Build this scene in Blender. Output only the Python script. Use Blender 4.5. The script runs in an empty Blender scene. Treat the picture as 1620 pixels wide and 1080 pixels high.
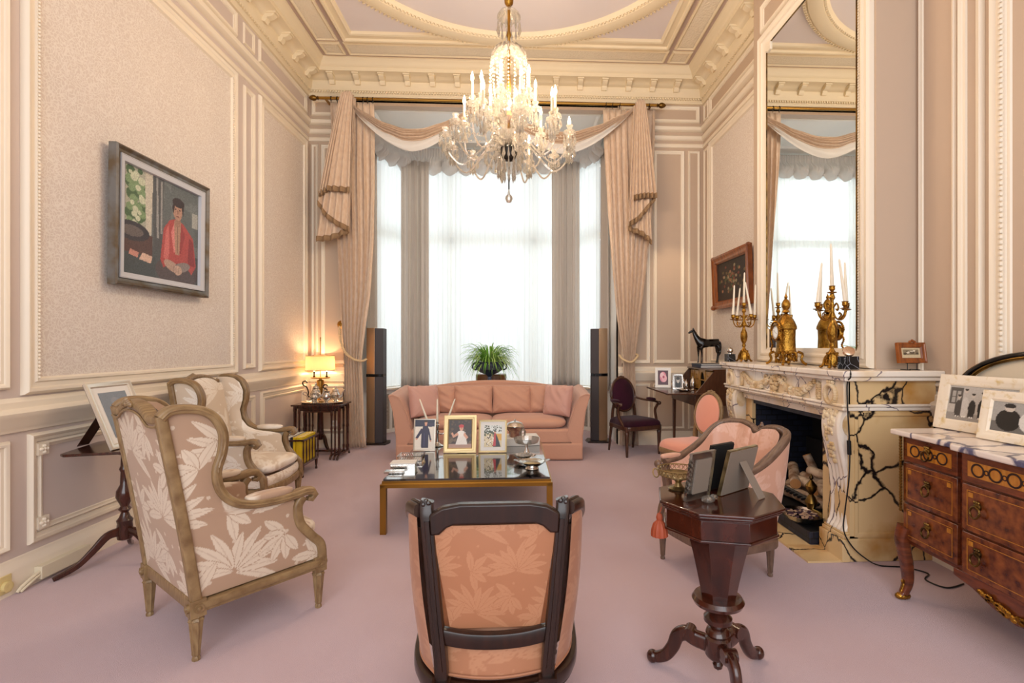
import bpy, bmesh, math, random
import numpy as np
from mathutils import Vector, Matrix
PI = math.pi
sin, cos = math.sin, math.cos
scn = bpy.context.scene
COL = scn.collection
random.seed(7)

# ---------------------------------------------------------------- camera, world, light, exposure
cam_d = bpy.data.cameras.new('camera')
cam = bpy.data.objects.new('camera', cam_d); COL.objects.link(cam)
cam.location = (0, 0, 1.4)
cam.rotation_euler = (PI/2, 0, -math.atan(0.0457))
cam_d.sensor_width = 36; cam_d.lens = 36*800/1620
cam_d.shift_x = -46.6/1620; cam_d.shift_y = 6/1620
cam_d.clip_start = .02
scn.camera = cam
scn.view_settings.view_transform = 'Standard'
scn.view_settings.look = 'None'
scn.view_settings.gamma = 1
scn.view_settings.use_curve_mapping = False
scn.view_settings.exposure = 0.5
w = bpy.data.worlds.new('sky'); scn.world = w; w.use_nodes = True
nt = w.node_tree; bg = nt.nodes['Background']
bg.inputs[0].default_value = (0.93, 0.97, 1, 1); bg.inputs[1].default_value = 0.5

def area(name, loc, rot, sx, sy, power, col, vis=True):
    l = bpy.data.lights.new(name, 'AREA'); l.shape = 'RECTANGLE'; l.size = sx; l.size_y = sy
    l.energy = power; l.color = col
    o = bpy.data.objects.new(name, l); o.location = loc; o.rotation_euler = rot; COL.objects.link(o)
    return o
def point(name, loc, power, col, r=.03, spot=None, rot=None):
    l = bpy.data.lights.new(name, 'SPOT' if spot else 'POINT'); l.energy = power; l.color = col; l.shadow_soft_size = r
    if spot: l.spot_size = spot; l.spot_blend = 1
    o = bpy.data.objects.new(name, l); o.location = loc
    if rot: o.rotation_euler = rot
    COL.objects.link(o); return o
# overcast daylight outside the bay windows, and an added fill light behind the camera
area('daylight_bay', (-.49, 9.9, 2.9), (-PI/2, 0, 0), 4.6, 4.4, 72, (.90, .96, 1))
area('daylight_bay_left', (-3.2, 9.2, 2.9), (-PI/2, 0, math.radians(57)), 1.6, 4.2, 28, (.90, .96, 1))
area('daylight_bay_right', (2.2, 9.2, 2.9), (-PI/2, 0, math.radians(-57)), 1.6, 4.2, 28, (.90, .96, 1))
area('fill_rear', (-.1, -2.9, 3.0), (PI/2, 0, 0), 5.0, 4.0, 165, (.93, .96, 1))
WARM = (1, .70, .42)
point('corner_glow_fill', (2.05, 6.2, 3.3), 16, (1, .74, .45), .05, math.radians(42), (math.radians(42), 0, math.radians(-8)))  # added spot without a fitting, makes the warm glow on the back wall

# ---------------------------------------------------------------- helpers
def lin(c):
    if isinstance(c, str): c = [int(c[i:i+2], 16) for i in (0, 2, 4)]
    return tuple(((x/255)/12.92 if x/255 <= .04045 else ((x/255+.055)/1.055)**2.4) for x in c)
class N:
    def __init__(s, m): s.t = m.node_tree; s.b = s.t.nodes['Principled BSDF']
    def n(s, typ, **k):
        o = s.t.nodes.new(typ)
        for a, v in k.items():
            if hasattr(o, a): setattr(o, a, v)
            else: o.inputs[a.replace('_', ' ')].default_value = v
        return o
    def l(s, a, b): s.t.links.new(a, b)
def mat(name, col, rough=.5, metal=0, bump=0, bscale=60, var=0, vscale=4, col2=None, sheen=0, coat=0, attr=None, spec=None, stretch=None, detail=3, ramp=(.35, .65), emis=None, estr=0, trans=0, alpha=1, sub=0):
    m = bpy.data.materials.new(name); m.use_nodes = True
    q = N(m); b = q.b
    b.inputs['Base Color'].default_value = (*lin(col), 1)
    b.inputs['Roughness'].default_value = rough; b.inputs['Metallic'].default_value = metal
    if sheen: b.inputs['Sheen Weight'].default_value = sheen
    if coat: b.inputs['Coat Weight'].default_value = coat; b.inputs['Coat Roughness'].default_value = .12
    if spec is not None: b.inputs['Specular IOR Level'].default_value = spec
    if trans: b.inputs['Transmission Weight'].default_value = trans
    if alpha < 1: b.inputs['Alpha'].default_value = alpha
    if emis: b.inputs['Emission Color'].default_value = (*lin(emis), 1); b.inputs['Emission Strength'].default_value = estr
    if attr or col2 is not None or bump:
        tc = q.n('ShaderNodeTexCoord'); vec = tc.outputs['Object']
        if stretch:
            mp = q.n('ShaderNodeMapping'); mp.inputs['Scale'].default_value = stretch; q.l(vec, mp.inputs[0]); vec = mp.outputs[0]
    if col2 is not None:
        mx = q.n('ShaderNodeMix', data_type='RGBA')
        mx.inputs[6].default_value = (*lin(col), 1); mx.inputs[7].default_value = (*lin(col2), 1)
        if attr:
            at = q.n('ShaderNodeAttribute', attribute_name=attr); q.l(at.outputs['Fac'], mx.inputs[0])
        else:
            no = q.n('ShaderNodeTexNoise', Scale=vscale, Detail=detail); q.l(vec, no.inputs['Vector'])
            rp = q.n('ShaderNodeValToRGB'); rp.color_ramp.elements[0].position = ramp[0]; rp.color_ramp.elements[1].position = ramp[1]
            q.l(no.outputs['Fac'], rp.inputs[0]); q.l(rp.outputs[0], mx.inputs[0])
        q.l(mx.outputs[2], b.inputs['Base Color'])
    elif attr:
        at = q.n('ShaderNodeAttribute', attribute_name=attr); q.l(at.outputs['Color'], b.inputs['Base Color'])
    if bump:
        no = q.n('ShaderNodeTexNoise', Scale=bscale, Detail=2); q.l(vec, no.inputs['Vector'])
        bp = q.n('ShaderNodeBump', Strength=bump, Distance=.01); q.l(no.outputs['Fac'], bp.inputs['Height']); q.l(bp.outputs[0], b.inputs['Normal'])
    return m

class MB:
    def __init__(s): s.v = []; s.f = []
    def add(s, vs, fs, M=None):
        k = len(s.v)
        if M is not None: vs = [M @ Vector(v) for v in vs]
        s.v += [tuple(v) for v in vs]; s.f += [tuple(i+k for i in f) for f in fs]; return s
    def box(s, x0, y0, z0, x1, y1, z1, M=None):
        return s.add([(x, y, z) for z in (z0, z1) for y in (y0, y1) for x in (x0, x1)],
            [(0, 2, 3, 1), (4, 5, 7, 6), (0, 1, 5, 4), (1, 3, 7, 5), (3, 2, 6, 7), (2, 0, 4, 6)], M)
    def cb(s, c, d, rz=0, M=None):      # centred box, rotated about z
        m = Matrix.Translation(c) @ Matrix.Rotation(rz, 4, 'Z')
        if M is not None: m = M @ m
        return s.box(-d[0]/2, -d[1]/2, -d[2]/2, d[0]/2, d[1]/2, d[2]/2, m)
    def lathe(s, prof, c=(0, 0, 0), seg=20, M=None, sx=1, sy=1, flute=0, fn=0):
        vs = []; fs = []; n = len(prof)
        for i in range(seg):
            a = 2*PI*i/seg
            fl = 1 - (flute*(0.5-0.5*cos(fn*a)) if fn else 0)
            for r, z in prof: vs.append((c[0]+r*fl*cos(a)*sx, c[1]+r*fl*sin(a)*sy, c[2]+z))
        for i in range(seg):
            j = (i+1) % seg
            for k in range(n-1): fs.append((i*n+k, j*n+k, j*n+k+1, i*n+k+1))
        if prof[0][0] > 1e-5: fs.append(tuple(i*n for i in reversed(range(seg))))
        if prof[-1][0] > 1e-5: fs.append(tuple(i*n+n-1 for i in range(seg)))
        return s.add(vs, fs, M)
    def sweep(s, path, prof, ref=(0, 0, 1), sc=None, closed=False, M=None, cap=True):
        P = [Vector(p) for p in path]; n = len(P); m = len(prof); vs = []; fs = []
        ref = Vector(ref)
        for i, p in enumerate(P):
            a = P[(i-1) % n] if (closed or i > 0) else P[i]; b = P[(i+1) % n] if (closed or i < n-1) else P[i]
            T = (b-a); T = T.normalized() if T.length > 1e-9 else Vector((0, 1, 0))
            A = ref - T*ref.dot(T)
            if A.length < 1e-3: A = Vector((1, 0, 0)) - T*T.x
            A.normalize(); B = T.cross(A)
            k = 1 if sc is None else (sc[i] if hasattr(sc, '__len__') else sc)
            for u, v in prof: vs.append(p + B*(u*k) + A*(v*k))
        for i in range(n if closed else n-1):
            j = (i+1) % n
            for q in range(m): r = (q+1) % m; fs.append((i*m+q, i*m+r, j*m+r, j*m+q))
        if not closed and cap: fs.append(tuple(reversed(range(m)))); fs.append(tuple(range((n-1)*m, n*m)))
        return s.add(vs, fs, M)
    def tube(s, path, r=.01, seg=8, ref=(0.123, .2, 1), closed=False, M=None, sq=1):
        c = [(cos(2*PI*i/seg), sin(2*PI*i/seg)*sq) for i in range(seg)]
        return s.sweep(path, c, ref, r if hasattr(r, '__len__') else [r]*len(path), closed, M)
    def prism(s, poly, z0, z1, M=None):
        n = len(poly)
        return s.add([(x, y, z0) for x, y in poly]+[(x, y, z1) for x, y in poly],
            [tuple(reversed(range(n))), tuple(range(n, 2*n))]+[(i, (i+1) % n, n+(i+1) % n, n+i) for i in range(n)], M)
    def sheet(s, fn, nu, nv, cu=False, M=None):
        vs = [fn(i/(nu if cu else nu-1), j/(nv-1)) for i in range(nu) for j in range(nv)]
        fs = [(i*nv+j, ((i+1) % nu)*nv+j, ((i+1) % nu)*nv+j+1, i*nv+j+1) for i in range(nu if cu else nu-1) for j in range(nv-1)]
        return s.add(vs, fs, M)
    def ell(s, c, r, p=2.0, seg=20, rings=12, M=None, q=None):   # (super)ellipsoid; p>2 boxier in plan, q vertical
        q = q or p
        def pw(x, e): return math.copysign(abs(x)**(2/e), x)
        vs = [(c[0], c[1], c[2]-r[2])]
        for j in range(1, rings):
            ph = -PI/2+PI*j/rings
            for i in range(seg):
                t = 2*PI*i/seg
                vs.append((c[0]+r[0]*pw(cos(t), p)*pw(cos(ph), q), c[1]+r[1]*pw(sin(t), p)*pw(cos(ph), q), c[2]+r[2]*pw(sin(ph), q)))
        vs.append((c[0], c[1], c[2]+r[2])); fs = []
        for i in range(seg):
            k = (i+1) % seg; fs.append((0, 1+k, 1+i)); fs.append((len(vs)-1, len(vs)-1-seg+i, len(vs)-1-seg+k))
            for j in range(rings-2): a = 1+j*seg; fs.append((a+i, a+k, a+seg+k, a+seg+i))
        return s.add(vs, fs, M)
    def rframe(s, O, U, V, W, u0, u1, v0, v1, prof):   # mitred moulding round a rectangle: prof = (inset, height)
        O, U, V, W = Vector(O), Vector(U), Vector(V), Vector(W); m = len(prof); vs = []; fs = []
        for (a, b, sa, sb) in ((u0, v0, 1, 1), (u1, v0, -1, 1), (u1, v1, -1, -1), (u0, v1, 1, -1)):
            for i, h in prof: vs.append(O+U*(a+sa*i)+V*(b+sb*i)+W*h)
        for c in range(4):
            d = (c+1) % 4
            for k in range(m-1): fs.append((c*m+k, d*m+k, d*m+k+1, c*m+k+1))
        return s.add(vs, fs)
    def leafblob(s, pts, r, M=None):
        for p in pts: s.ell(p, (r, r, r), seg=6, rings=4, M=M)
        return s

def build(mb, name, m, parent=None, smooth=True, bevel=0, solid=0, sub=0, pat=None, label=None, angle=38, kind=None, seg=2, soff=0):
    me = bpy.data.meshes.new(name); me.from_pydata(mb.v, [], mb.f)
    me.validate(); 
    bm = bmesh.new(); bm.from_mesh(me); bmesh.ops.recalc_face_normals(bm, faces=bm.faces); bm.to_mesh(me); bm.free()
    me.update()
    if smooth:
        me.polygons.foreach_set('use_smooth', [True]*len(me.polygons))
        try: me.set_sharp_from_angle(angle=math.radians(angle))
        except Exception: pass
    o = bpy.data.objects.new(name, me); COL.objects.link(o)
    me.materials.append(m)
    if pat is not None:
        co = np.empty(len(me.vertices)*3); me.vertices.foreach_get('co', co); co = co.reshape(-1, 3)
        a = me.attributes.new('pat', 'FLOAT', 'POINT'); a.data.foreach_set('value', pat(co).astype(np.float32))
    if parent is not None: o.parent = parent
    if solid: d = o.modifiers.new('thick', 'SOLIDIFY'); d.thickness = solid; d.offset = soff
    if bevel: d = o.modifiers.new('bevel', 'BEVEL'); d.width = bevel; d.segments = seg; d.limit_method = 'ANGLE'; d.angle_limit = math.radians(40)
    if sub: d = o.modifiers.new('sub', 'SUBSURF'); d.levels = sub; d.render_levels = sub
    if kind: o['kind'] = kind
    if label: o['label'] = label
    return o
def thing(name, label, cat, loc=(0, 0, 0), rz=0, group=None):
    o = bpy.data.objects.new(name, None); COL.objects.link(o); o.empty_display_size = .05
    o.location = loc; o.rotation_euler = (0, 0, rz); o['label'] = label; o['category'] = cat
    if group: o['group'] = group
    return o
def tag(o, label, cat, group=None):
    o['label'] = label; o['category'] = cat
    if group: o['group'] = group
    return o
def struct(mb, name, m, **k): return build(mb, name, m, kind='structure', **k)
def dup(root, loc, rz, label, group=None):
    r = root.copy(); COL.objects.link(r); r.location = loc; r.rotation_euler = (0, 0, rz); r['label'] = label
    if group: r['group'] = group
    def rec(a, b):
        for ch in list(a.children):
            c = ch.copy(); COL.objects.link(c); c.parent = b; rec(ch, c)
    rec(root, r); return r
def smooth_path(pts, n=6, closed=False):
    P = [Vector(p) for p in pts]; out = []; L = len(P)
    rng = range(L if closed else L-1)
    for i in rng:
        g = lambda k: P[k % L] if closed else P[max(0, min(L-1, k))]
        p0, p1, p2, p3 = g(i-1), g(i), g(i+1), g(i+2)
        for k in range(n):
            t = k/n
            out.append(.5*((2*p1)+(p2-p0)*t+(2*p0-5*p1+4*p2-p3)*t*t+(3*p1-p0-3*p2+p3)*t**3))
    if not closed: out.append(P[-1])
    return out
def circ(n, r=1, k=1): return [(r*cos(2*PI*i/n), r*k*sin(2*PI*i/n)) for i in range(n)]
def rrect(w, h, r=.004, n=2):
    o = []
    for cx, cy, a in ((w/2-r, h/2-r, 0), (-w/2+r, h/2-r, 90), (-w/2+r, -h/2+r, 180), (w/2-r, -h/2+r, 270)):
        for i in range(n+1): t = math.radians(a+90*i/n); o.append((cx+r*cos(t), cy+r*sin(t)))
    return o
def interp(x, tab):
    if x <= tab[0][0]: return tab[0][1]
    for (a, b), (c, d) in zip(tab, tab[1:]):
        if x <= c: return b+(d-b)*(x-a)/(c-a)
    return tab[-1][1]

# damask: big palmette leaves that tile every S metres, evaluated at points on cloth
_r = random.Random(3); LV = []
for bx, by, a0, nn, L in ((.12, .06, 90, 10, .20), (.38, .31, 75, 10, .20), (.10, .40, 215, 6, .13), (.36, .06, 10, 5, .12), (.25, .26, 140, 4, .12)):
    for i in range(nn):
        a = a0+(i-(nn-1)/2)*(200/nn)
        LV.append((bx, by, math.radians(a), L*(.75+.35*_r.random()), .021))
BR = [(_r.random()*.5, _r.random()*.5, .008) for _ in range(26)]
def damask(u, v, k=1.0):
    S = .5; u = (np.asarray(u)*k) % S; v = (np.asarray(v)*k) % S; out = np.zeros_like(u)
    for bx, by, a, L, W in LV:
        for ox in (-S, 0, S):
            for oy in (-S, 0, S):
                if not (-L < bx+ox < S+L and -L < by+oy < S+L): continue
                du = u-bx-ox; dv = v-by-oy
                s_ = du*cos(a)+dv*sin(a); t = -du*sin(a)+dv*cos(a)
                t = t - .9*s_*s_*(1 if a > 1.57 else -1)
                ok = (s_ > 0) & (s_ < L); wd = W*np.sin(PI*np.clip(s_/L, 0, 1))**.7
                out = np.where(ok & (abs(t) < wd), 1-.45*(abs(t) < .0018), out)
                e = ok & (abs(t) >= wd) & (abs(t) < wd+.0028); out = np.where(e, 0, out)
    for bx, by, r in BR: out = np.where((u-bx)**2+(v-by)**2 < r*r, .8, out)
    return out
pXZ = lambda k=1: (lambda c: damask(c[:, 0], c[:, 2], k))
pYZ = lambda k=1: (lambda c: damask(c[:, 1], c[:, 2], k))
pXY = lambda k=1: (lambda c: damask(c[:, 0], c[:, 1], k))

# painted / printed picture: a fine grid whose colour attribute is drawn from simple shapes (0..1, y up)
def picture(name, parent, O, U, V, nx, ny, base, shapes, rough=.45, jit=.05, m=None, seed=1, thick=.002):
    O, U, V = Vector(O), Vector(U), Vector(V); vs = []; fs = []
    X, Y = np.meshgrid(np.linspace(0, 1, nx), np.linspace(0, 1, ny)); X = X.ravel(); Y = Y.ravel()
    for x, y in zip(X, Y): vs.append(O+U*float(x)+V*float(y))
    for j in range(ny-1):
        for i in range(nx-1): a = j*nx+i; fs.append((a, a+1, a+nx+1, a+nx))
    rg = np.random.RandomState(seed); C = np.tile(np.array(lin(base)), (len(X), 1))
    for sh in shapes:
        k = sh[0]
        if k == 'e':
            _, cx, cy, rx, ry, c = sh[:6]; a = math.radians(sh[6] if len(sh) > 6 else 0)
            dx = X-cx; dy = Y-cy; mk = ((dx*cos(a)+dy*sin(a))/rx)**2+((-dx*sin(a)+dy*cos(a))/ry)**2 < 1
        elif k == 'r': _, x0, y0, x1, y1, c = sh; mk = (X >= x0) & (X <= x1) & (Y >= y0) & (Y <= y1)
        elif k == 'p':
            _, pts, c = sh; mk = np.zeros(len(X), bool); q = len(pts)
            for i in range(q):
                xa, ya = pts[i]; xb, yb = pts[(i+1) % q]
                if ya == yb: continue
                mk ^= ((Y > ya) != (Y > yb)) & (X < (xb-xa)*(Y-ya)/(yb-ya)+xa)
        elif k == 'n':     # speckle of blobs inside a box
            _, x0, y0, x1, y1, n_, r_, c = sh; mk = np.zeros(len(X), bool)
            for _i in range(n_): bx = x0+(x1-x0)*rg.rand(); by = y0+(y1-y0)*rg.rand(); mk |= (X-bx)**2+((Y-by)*1.1)**2 < (r_*(.5+rg.rand()))**2
        C[mk] = lin(c)
    C = np.clip(C*(1+jit*rg.randn(len(X), 1)), 0, 1)
    mb = MB(); mb.v = [tuple(v) for v in vs]; mb.f = fs
    me = bpy.data.meshes.new(name); me.from_pydata(mb.v, [], mb.f); me.update()
    at = me.color_attributes.new('Col', 'FLOAT_COLOR', 'POINT'); at.data.foreach_set('color', np.hstack([C, np.ones((len(X), 1))]).astype(np.float32).ravel())
    me.polygons.foreach_set('use_smooth', [True]*len(me.polygons))
    me.materials.append(m or M_print)
    o = bpy.data.objects.new(name, me); COL.objects.link(o)
    if parent is not None: o.parent = parent
    return o
# ---------------------------------------------------------------- materials
M_print = mat('photo print', 'ffffff', .35, attr='Col')
M_paint = mat('oil paint', 'ffffff', .5, attr='Col', bump=.25, bscale=250)
M_trim = mat('cream painted moulding', 'efe3cf', .42, bump=.03, bscale=30)
M_ceil = mat('pale lilac ceiling paint', 'e4dbdb', .6)
M_ceiltrim = mat('cream ceiling plaster', 'ecdcbc', .55, bump=.05, bscale=60)
M_mauve = mat('mauve beige wall paint', 'c4ae99', .5)
M_daylit = mat('wall paint with daylight tint', 'd2c3bb', .5)  # the lilac cast of window daylight is put into the left wall colour
M_white = mat('white paint', 'f0eee8', .4)
M_mb = mat('mauve border paint', 'c3ada1', .6)
M_carpet = mat('rose lilac wool carpet', 'd2bac2', .95, bump=.6, bscale=420, col2='c9acb1', vscale=1.3, sheen=.3, spec=.1, ramp=(.3, .8), detail=6)
M_orn = mat('carved cream plaster', 'f0e4cd', .6, bump=1.0, bscale=38)

def wallpaper():
    m = bpy.data.materials.new('pale rose scroll wallpaper'); m.use_nodes = True; q = N(m)
    tc = q.n('ShaderNodeTexCoord'); n1 = q.n('ShaderNodeTexNoise', Scale=14.0, Detail=1.0); q.l(tc.outputs['Object'], n1.inputs['Vector'])
    ad = q.n('ShaderNodeMixRGB', blend_type='LINEAR_LIGHT'); ad.inputs[0].default_value = .05
    q.l(tc.outputs['Object'], ad.inputs[1]); q.l(n1.outputs['Color'], ad.inputs[2])
    vo = q.n('ShaderNodeTexVoronoi', feature='DISTANCE_TO_EDGE', Scale=42.0); q.l(ad.outputs[0], vo.inputs['Vector'])
    rp = q.n('ShaderNodeValToRGB'); rp.color_ramp.elements[0].position = .04; rp.color_ramp.elements[1].position = .16
    q.l(vo.outputs['Distance'], rp.inputs[0])
    mx = q.n('ShaderNodeMix', data_type='RGBA'); mx.inputs[6].default_value = (*lin('ebe2d8'), 1); mx.inputs[7].default_value = (*lin('dccfc4'), 1)
    q.l(rp.outputs[0], mx.inputs[0]); q.l(mx.outputs[2], q.b.inputs['Base Color']); q.b.inputs['Roughness'].default_value = .5
    return m
M_paper = wallpaper()
def marble(name, c1, cv, c3, rough=.18, scale=2.2, thin=.03, seed=0.0, wide=.5):
    m = bpy.data.materials.new(name); m.use_nodes = True; q = N(m)
    tc = q.n('ShaderNodeTexCoord'); mp = q.n('ShaderNodeMapping'); mp.inputs['Location'].default_value = (seed, seed*.7, seed*.3); mp.inputs['Rotation'].default_value = (.5, .4, .7); mp.inputs['Scale'].default_value = (1, 1.6, 1)
    q.l(tc.outputs['Object'], mp.inputs[0])
    n1 = q.n('ShaderNodeTexNoise', Scale=3.5, Detail=5.0); q.l(mp.outputs[0], n1.inputs['Vector'])
    ad = q.n('ShaderNodeMixRGB', blend_type='LINEAR_LIGHT'); ad.inputs[0].default_value = .13
    q.l(mp.outputs[0], ad.inputs[1]); q.l(n1.outputs['Color'], ad.inputs[2])
    vo = q.n('ShaderNodeTexVoronoi', feature='DISTANCE_TO_EDGE', Scale=scale); q.l(ad.outputs[0], vo.inputs['Vector'])
    n2 = q.n('ShaderNodeTexNoise', Scale=1.6, Detail=2.0); q.l(mp.outputs[0], n2.inputs['Vector'])
    mu = q.n('ShaderNodeMath', operation='MULTIPLY'); q.l(n2.outputs['Fac'], mu.inputs[0]); mu.inputs[1].default_value = thin*2
    lt = q.n('ShaderNodeMath', operation='DIVIDE'); q.l(vo.outputs['Distance'], lt.inputs[0]); q.l(mu.outputs[0], lt.inputs[1])
    rp = q.n('ShaderNodeValToRGB'); rp.color_ramp.elements[0].position = .35; rp.color_ramp.elements[1].position = 1
    rp.color_ramp.elements[0].color = (0, 0, 0, 1); q.l(lt.outputs[0], rp.inputs[0])
    n3 = q.n('ShaderNodeTexNoise', Scale=2.6, Detail=4.0); q.l(mp.outputs[0], n3.inputs['Vector'])
    r3 = q.n('ShaderNodeValToRGB'); r3.color_ramp.elements[0].position = wide; r3.color_ramp.elements[1].position = wide+.2; q.l(n3.outputs['Fac'], r3.inputs[0])
    a = q.n('ShaderNodeMix', data_type='RGBA'); a.inputs[6].default_value = (*lin(c1), 1); a.inputs[7].default_value = (*lin(c3), 1); q.l(r3.outputs[0], a.inputs[0])
    b = q.n('ShaderNodeMix', data_type='RGBA'); b.inputs[6].default_value = (*lin(cv), 1); q.l(a.outputs[2], b.inputs[7]); q.l(rp.outputs[0], b.inputs[0])
    q.l(b.outputs[2], q.b.inputs['Base Color']); q.b.inputs['Roughness'].default_value = rough
    return m
M_marble = marble('cream and black veined marble', 'dabb8a', '221c1a', 'b5813c', scale=2.9, thin=.036)
M_marblew = marble('white carved marble', 'efe4d6', '7d7078', 'e3cba6', scale=2.2, thin=.012, seed=3)
M_carve = mat('carved honey marble', 'e6d3b2', .35, col2='c9a877', vscale=9, bump=.3, bscale=50)
M_marbletop = marble('white and blue grey marble', 'ece0d6', '5d5c78', 'd9c4b4', scale=3.5, thin=.07, seed=5)
M_blackmarble = marble('black veined marble', '15171c', '8a8f9a', '23262e', scale=14, thin=.03, seed=8, rough=.12)
M_gold = mat('gilt bronze', 'b98a3a', .28, 1, bump=.5, bscale=90, col2='7a5520', vscale=20)
M_brass = mat('brushed brass', 'a8803c', .3, 1)
M_oldbrass = mat('antique brass', '8a6a35', .35, 1, col2='4a3820', vscale=12)
M_silver = mat('silver', 'd6d2cc', .15, 1, bump=.15, bscale=60)
M_silverf = mat('satin silver frame', 'e0d8ca', .3, .6)
M_bronze = mat('dark bronze', '17130f', .22, .6, coat=.5)
M_black = mat('matte black', '0d0d0f', .55)
M_blackgloss = mat('black gloss', '0a0a0b', .12)
M_brick = mat('blackened blue firebrick', '232834', .6, bump=.4, bscale=40)
M_soot = mat('sooty cast iron', '0b0c0e', .7)
def wood(name, c1, c2, rough=.22, st=(14, 2, 2), coat=.4, vs=3):
    return mat(name, c1, rough, col2=c2, vscale=vs, stretch=st, coat=coat, detail=6, ramp=(.3, .7))
M_mahog = wood('dark mahogany', '2b120c', '4a2114', .2)
M_dark = wood('near black polished wood', '1b0d08', '2e170e', .3, coat=.15)
M_octw = wood('polished rosewood', '4a1d10', '260d08', .16, (3, 12, 3))
M_walnut = wood('carved brown walnut', '573626', '3b2419', .35)
M_desk = wood('warm walnut desk wood', '5a3622', '3d2315', .3)
M_gilt = wood('worn golden painted wood', '9c815a', '75593a', .45, coat=.1, vs=8)
M_pinkwood = wood('grey brown painted wood', '7d6352', '5d4637', .4, coat=.2, vs=8)
M_frame = wood('orange varnished walnut frame', 'a35a22', '6b3413', .3)
M_damask = mat('cream and rose leaf damask', 'b2937a', .45, col2='dccbb6', attr='pat', sheen=.2)
M_damaskw = mat('white and cream leaf damask', 'd9c7b1', .42, col2='f0e6d8', attr='pat', sheen=.2)
M_pdam = mat('salmon flower damask', 'a9704e', .5, col2='b67f5c', attr='pat', sheen=.15)
M_pdam2 = mat('dusty pink flower damask', 'd0a088', .42, col2='dbb19c', attr='pat', sheen=.2)
M_sofa = mat('dusty salmon cotton', 'cc9c84', .75, bump=.15, bscale=30, sheen=.25)
M_pink = mat('coral pink velvet', 'e39a82', .7, sheen=.5)
M_purple = mat('deep aubergine velvet', '2a0618', .75, sheen=.12, col2='3c0c26', vscale=6, spec=.2)
M_curt = mat('beige pink silk curtain', 'd3b79c', .5, col2='ddc6ae', vscale=30, detail=8, sheen=.25, stretch=(1, 1, .5))
M_fringe = mat('tan woven fringe', 'a98a68', .9, bump=1, bscale=160)
M_grey = None
M_grey2 = mat('dark taupe curtain edge', '8d7f7a', .65, sheen=.2)
M_rope = mat('cream cord', 'd8bf97', .8)
M_speak = mat('dark grey speaker cloth', '3a3233', .5, bump=.1, bscale=300)
M_alum = mat('aluminium with golden reflection', 'bb9c7c', .35, .7)  # golden reflection on the aluminium is put into its colour
M_candle = mat('ivory wax', 'efe6d2', .45)
M_leafg = mat('spider plant leaf', '6fae36', .5, col2='b7d67c', vscale=5)
M_urn = mat('blue grey lead urn', '4a5468', .3, .5)
M_log = mat('birch bark', 'cdb9a2', .8, col2='7b5a43', vscale=12)
M_logend = mat('cut log end', 'b9844f', .8)
M_paperw = mat('white paper', 'e9e6e0', .6)
M_yellow = mat('yellow book cloth', 'e8c81c', .5)
M_bookdark = mat('dark navy book cover', '20242e', .5)
M_plast = mat('ivory plastic', 'e2d6bc', .4)
M_plasty = mat('yellowed plastic', 'dcc98e', .4)
M_velvetb = mat('black velvet backing', '060606', .9)
M_backing = mat('grey brown frame backing', '7d7064', .7)
M_tassel = mat('russet silk tassel', 'a04626', .6)
M_rad = mat('cane grille', 'b6aca2', .6)
def grille():
    q = N(M_rad); tc = q.n('ShaderNodeTexCoord'); mp = q.n('ShaderNodeMapping'); mp.inputs['Rotation'].default_value = (0, .785, 0); q.l(tc.outputs['Object'], mp.inputs[0])
    ck = q.n('ShaderNodeTexChecker', Scale=70.0); q.l(mp.outputs[0], ck.inputs[0]); ck.inputs[1].default_value = (*lin('cfc6ba'), 1); ck.inputs[2].default_value = (*lin('5e554e'), 1)
    q.l(ck.outputs[0], q.b.inputs['Base Color'])
grille()
M_mirror = mat('mirror glass', 'f4f6f4', .01, 1)
def glassy(name, tint, tr, rough=.03, dif=0, gl=None):
    m = bpy.data.materials.new(name); m.use_nodes = True; t = m.node_tree; t.nodes.remove(t.nodes['Principled BSDF']); out = t.nodes['Material Output']
    a = t.nodes.new('ShaderNodeBsdfTransparent'); a.inputs[0].default_value = (*lin(tint), 1)
    g = t.nodes.new('ShaderNodeBsdfGlossy'); g.inputs['Roughness'].default_value = rough; g.inputs[0].default_value = (1, 1, 1, 1)
    fr = t.nodes.new('ShaderNodeLayerWeight'); fr.inputs[0].default_value = tr
    mx = t.nodes.new('ShaderNodeMixShader'); t.links.new(fr.outputs['Fresnel'], mx.inputs[0]); t.links.new(a.outputs[0], mx.inputs[1]); t.links.new(g.outputs[0], mx.inputs[2])
    last = mx
    if dif:
        d = t.nodes.new('ShaderNodeBsdfTranslucent'); d.inputs[0].default_value = (1, .97, .9, 1)
        m2 = t.nodes.new('ShaderNodeMixShader'); m2.inputs[0].default_value = dif; t.links.new(mx.outputs[0], m2.inputs[1]); t.links.new(d.outputs[0], m2.inputs[2]); last = m2
    t.links.new(last.outputs[0], out.inputs[0]); return m
M_glass = glassy('clear glass', 'ffffff', .25)
M_crystal = glassy('cut crystal', 'fffaf4', .6, .05, .10)
M_pane = glassy('window pane', 'ffffff', .12)
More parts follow.
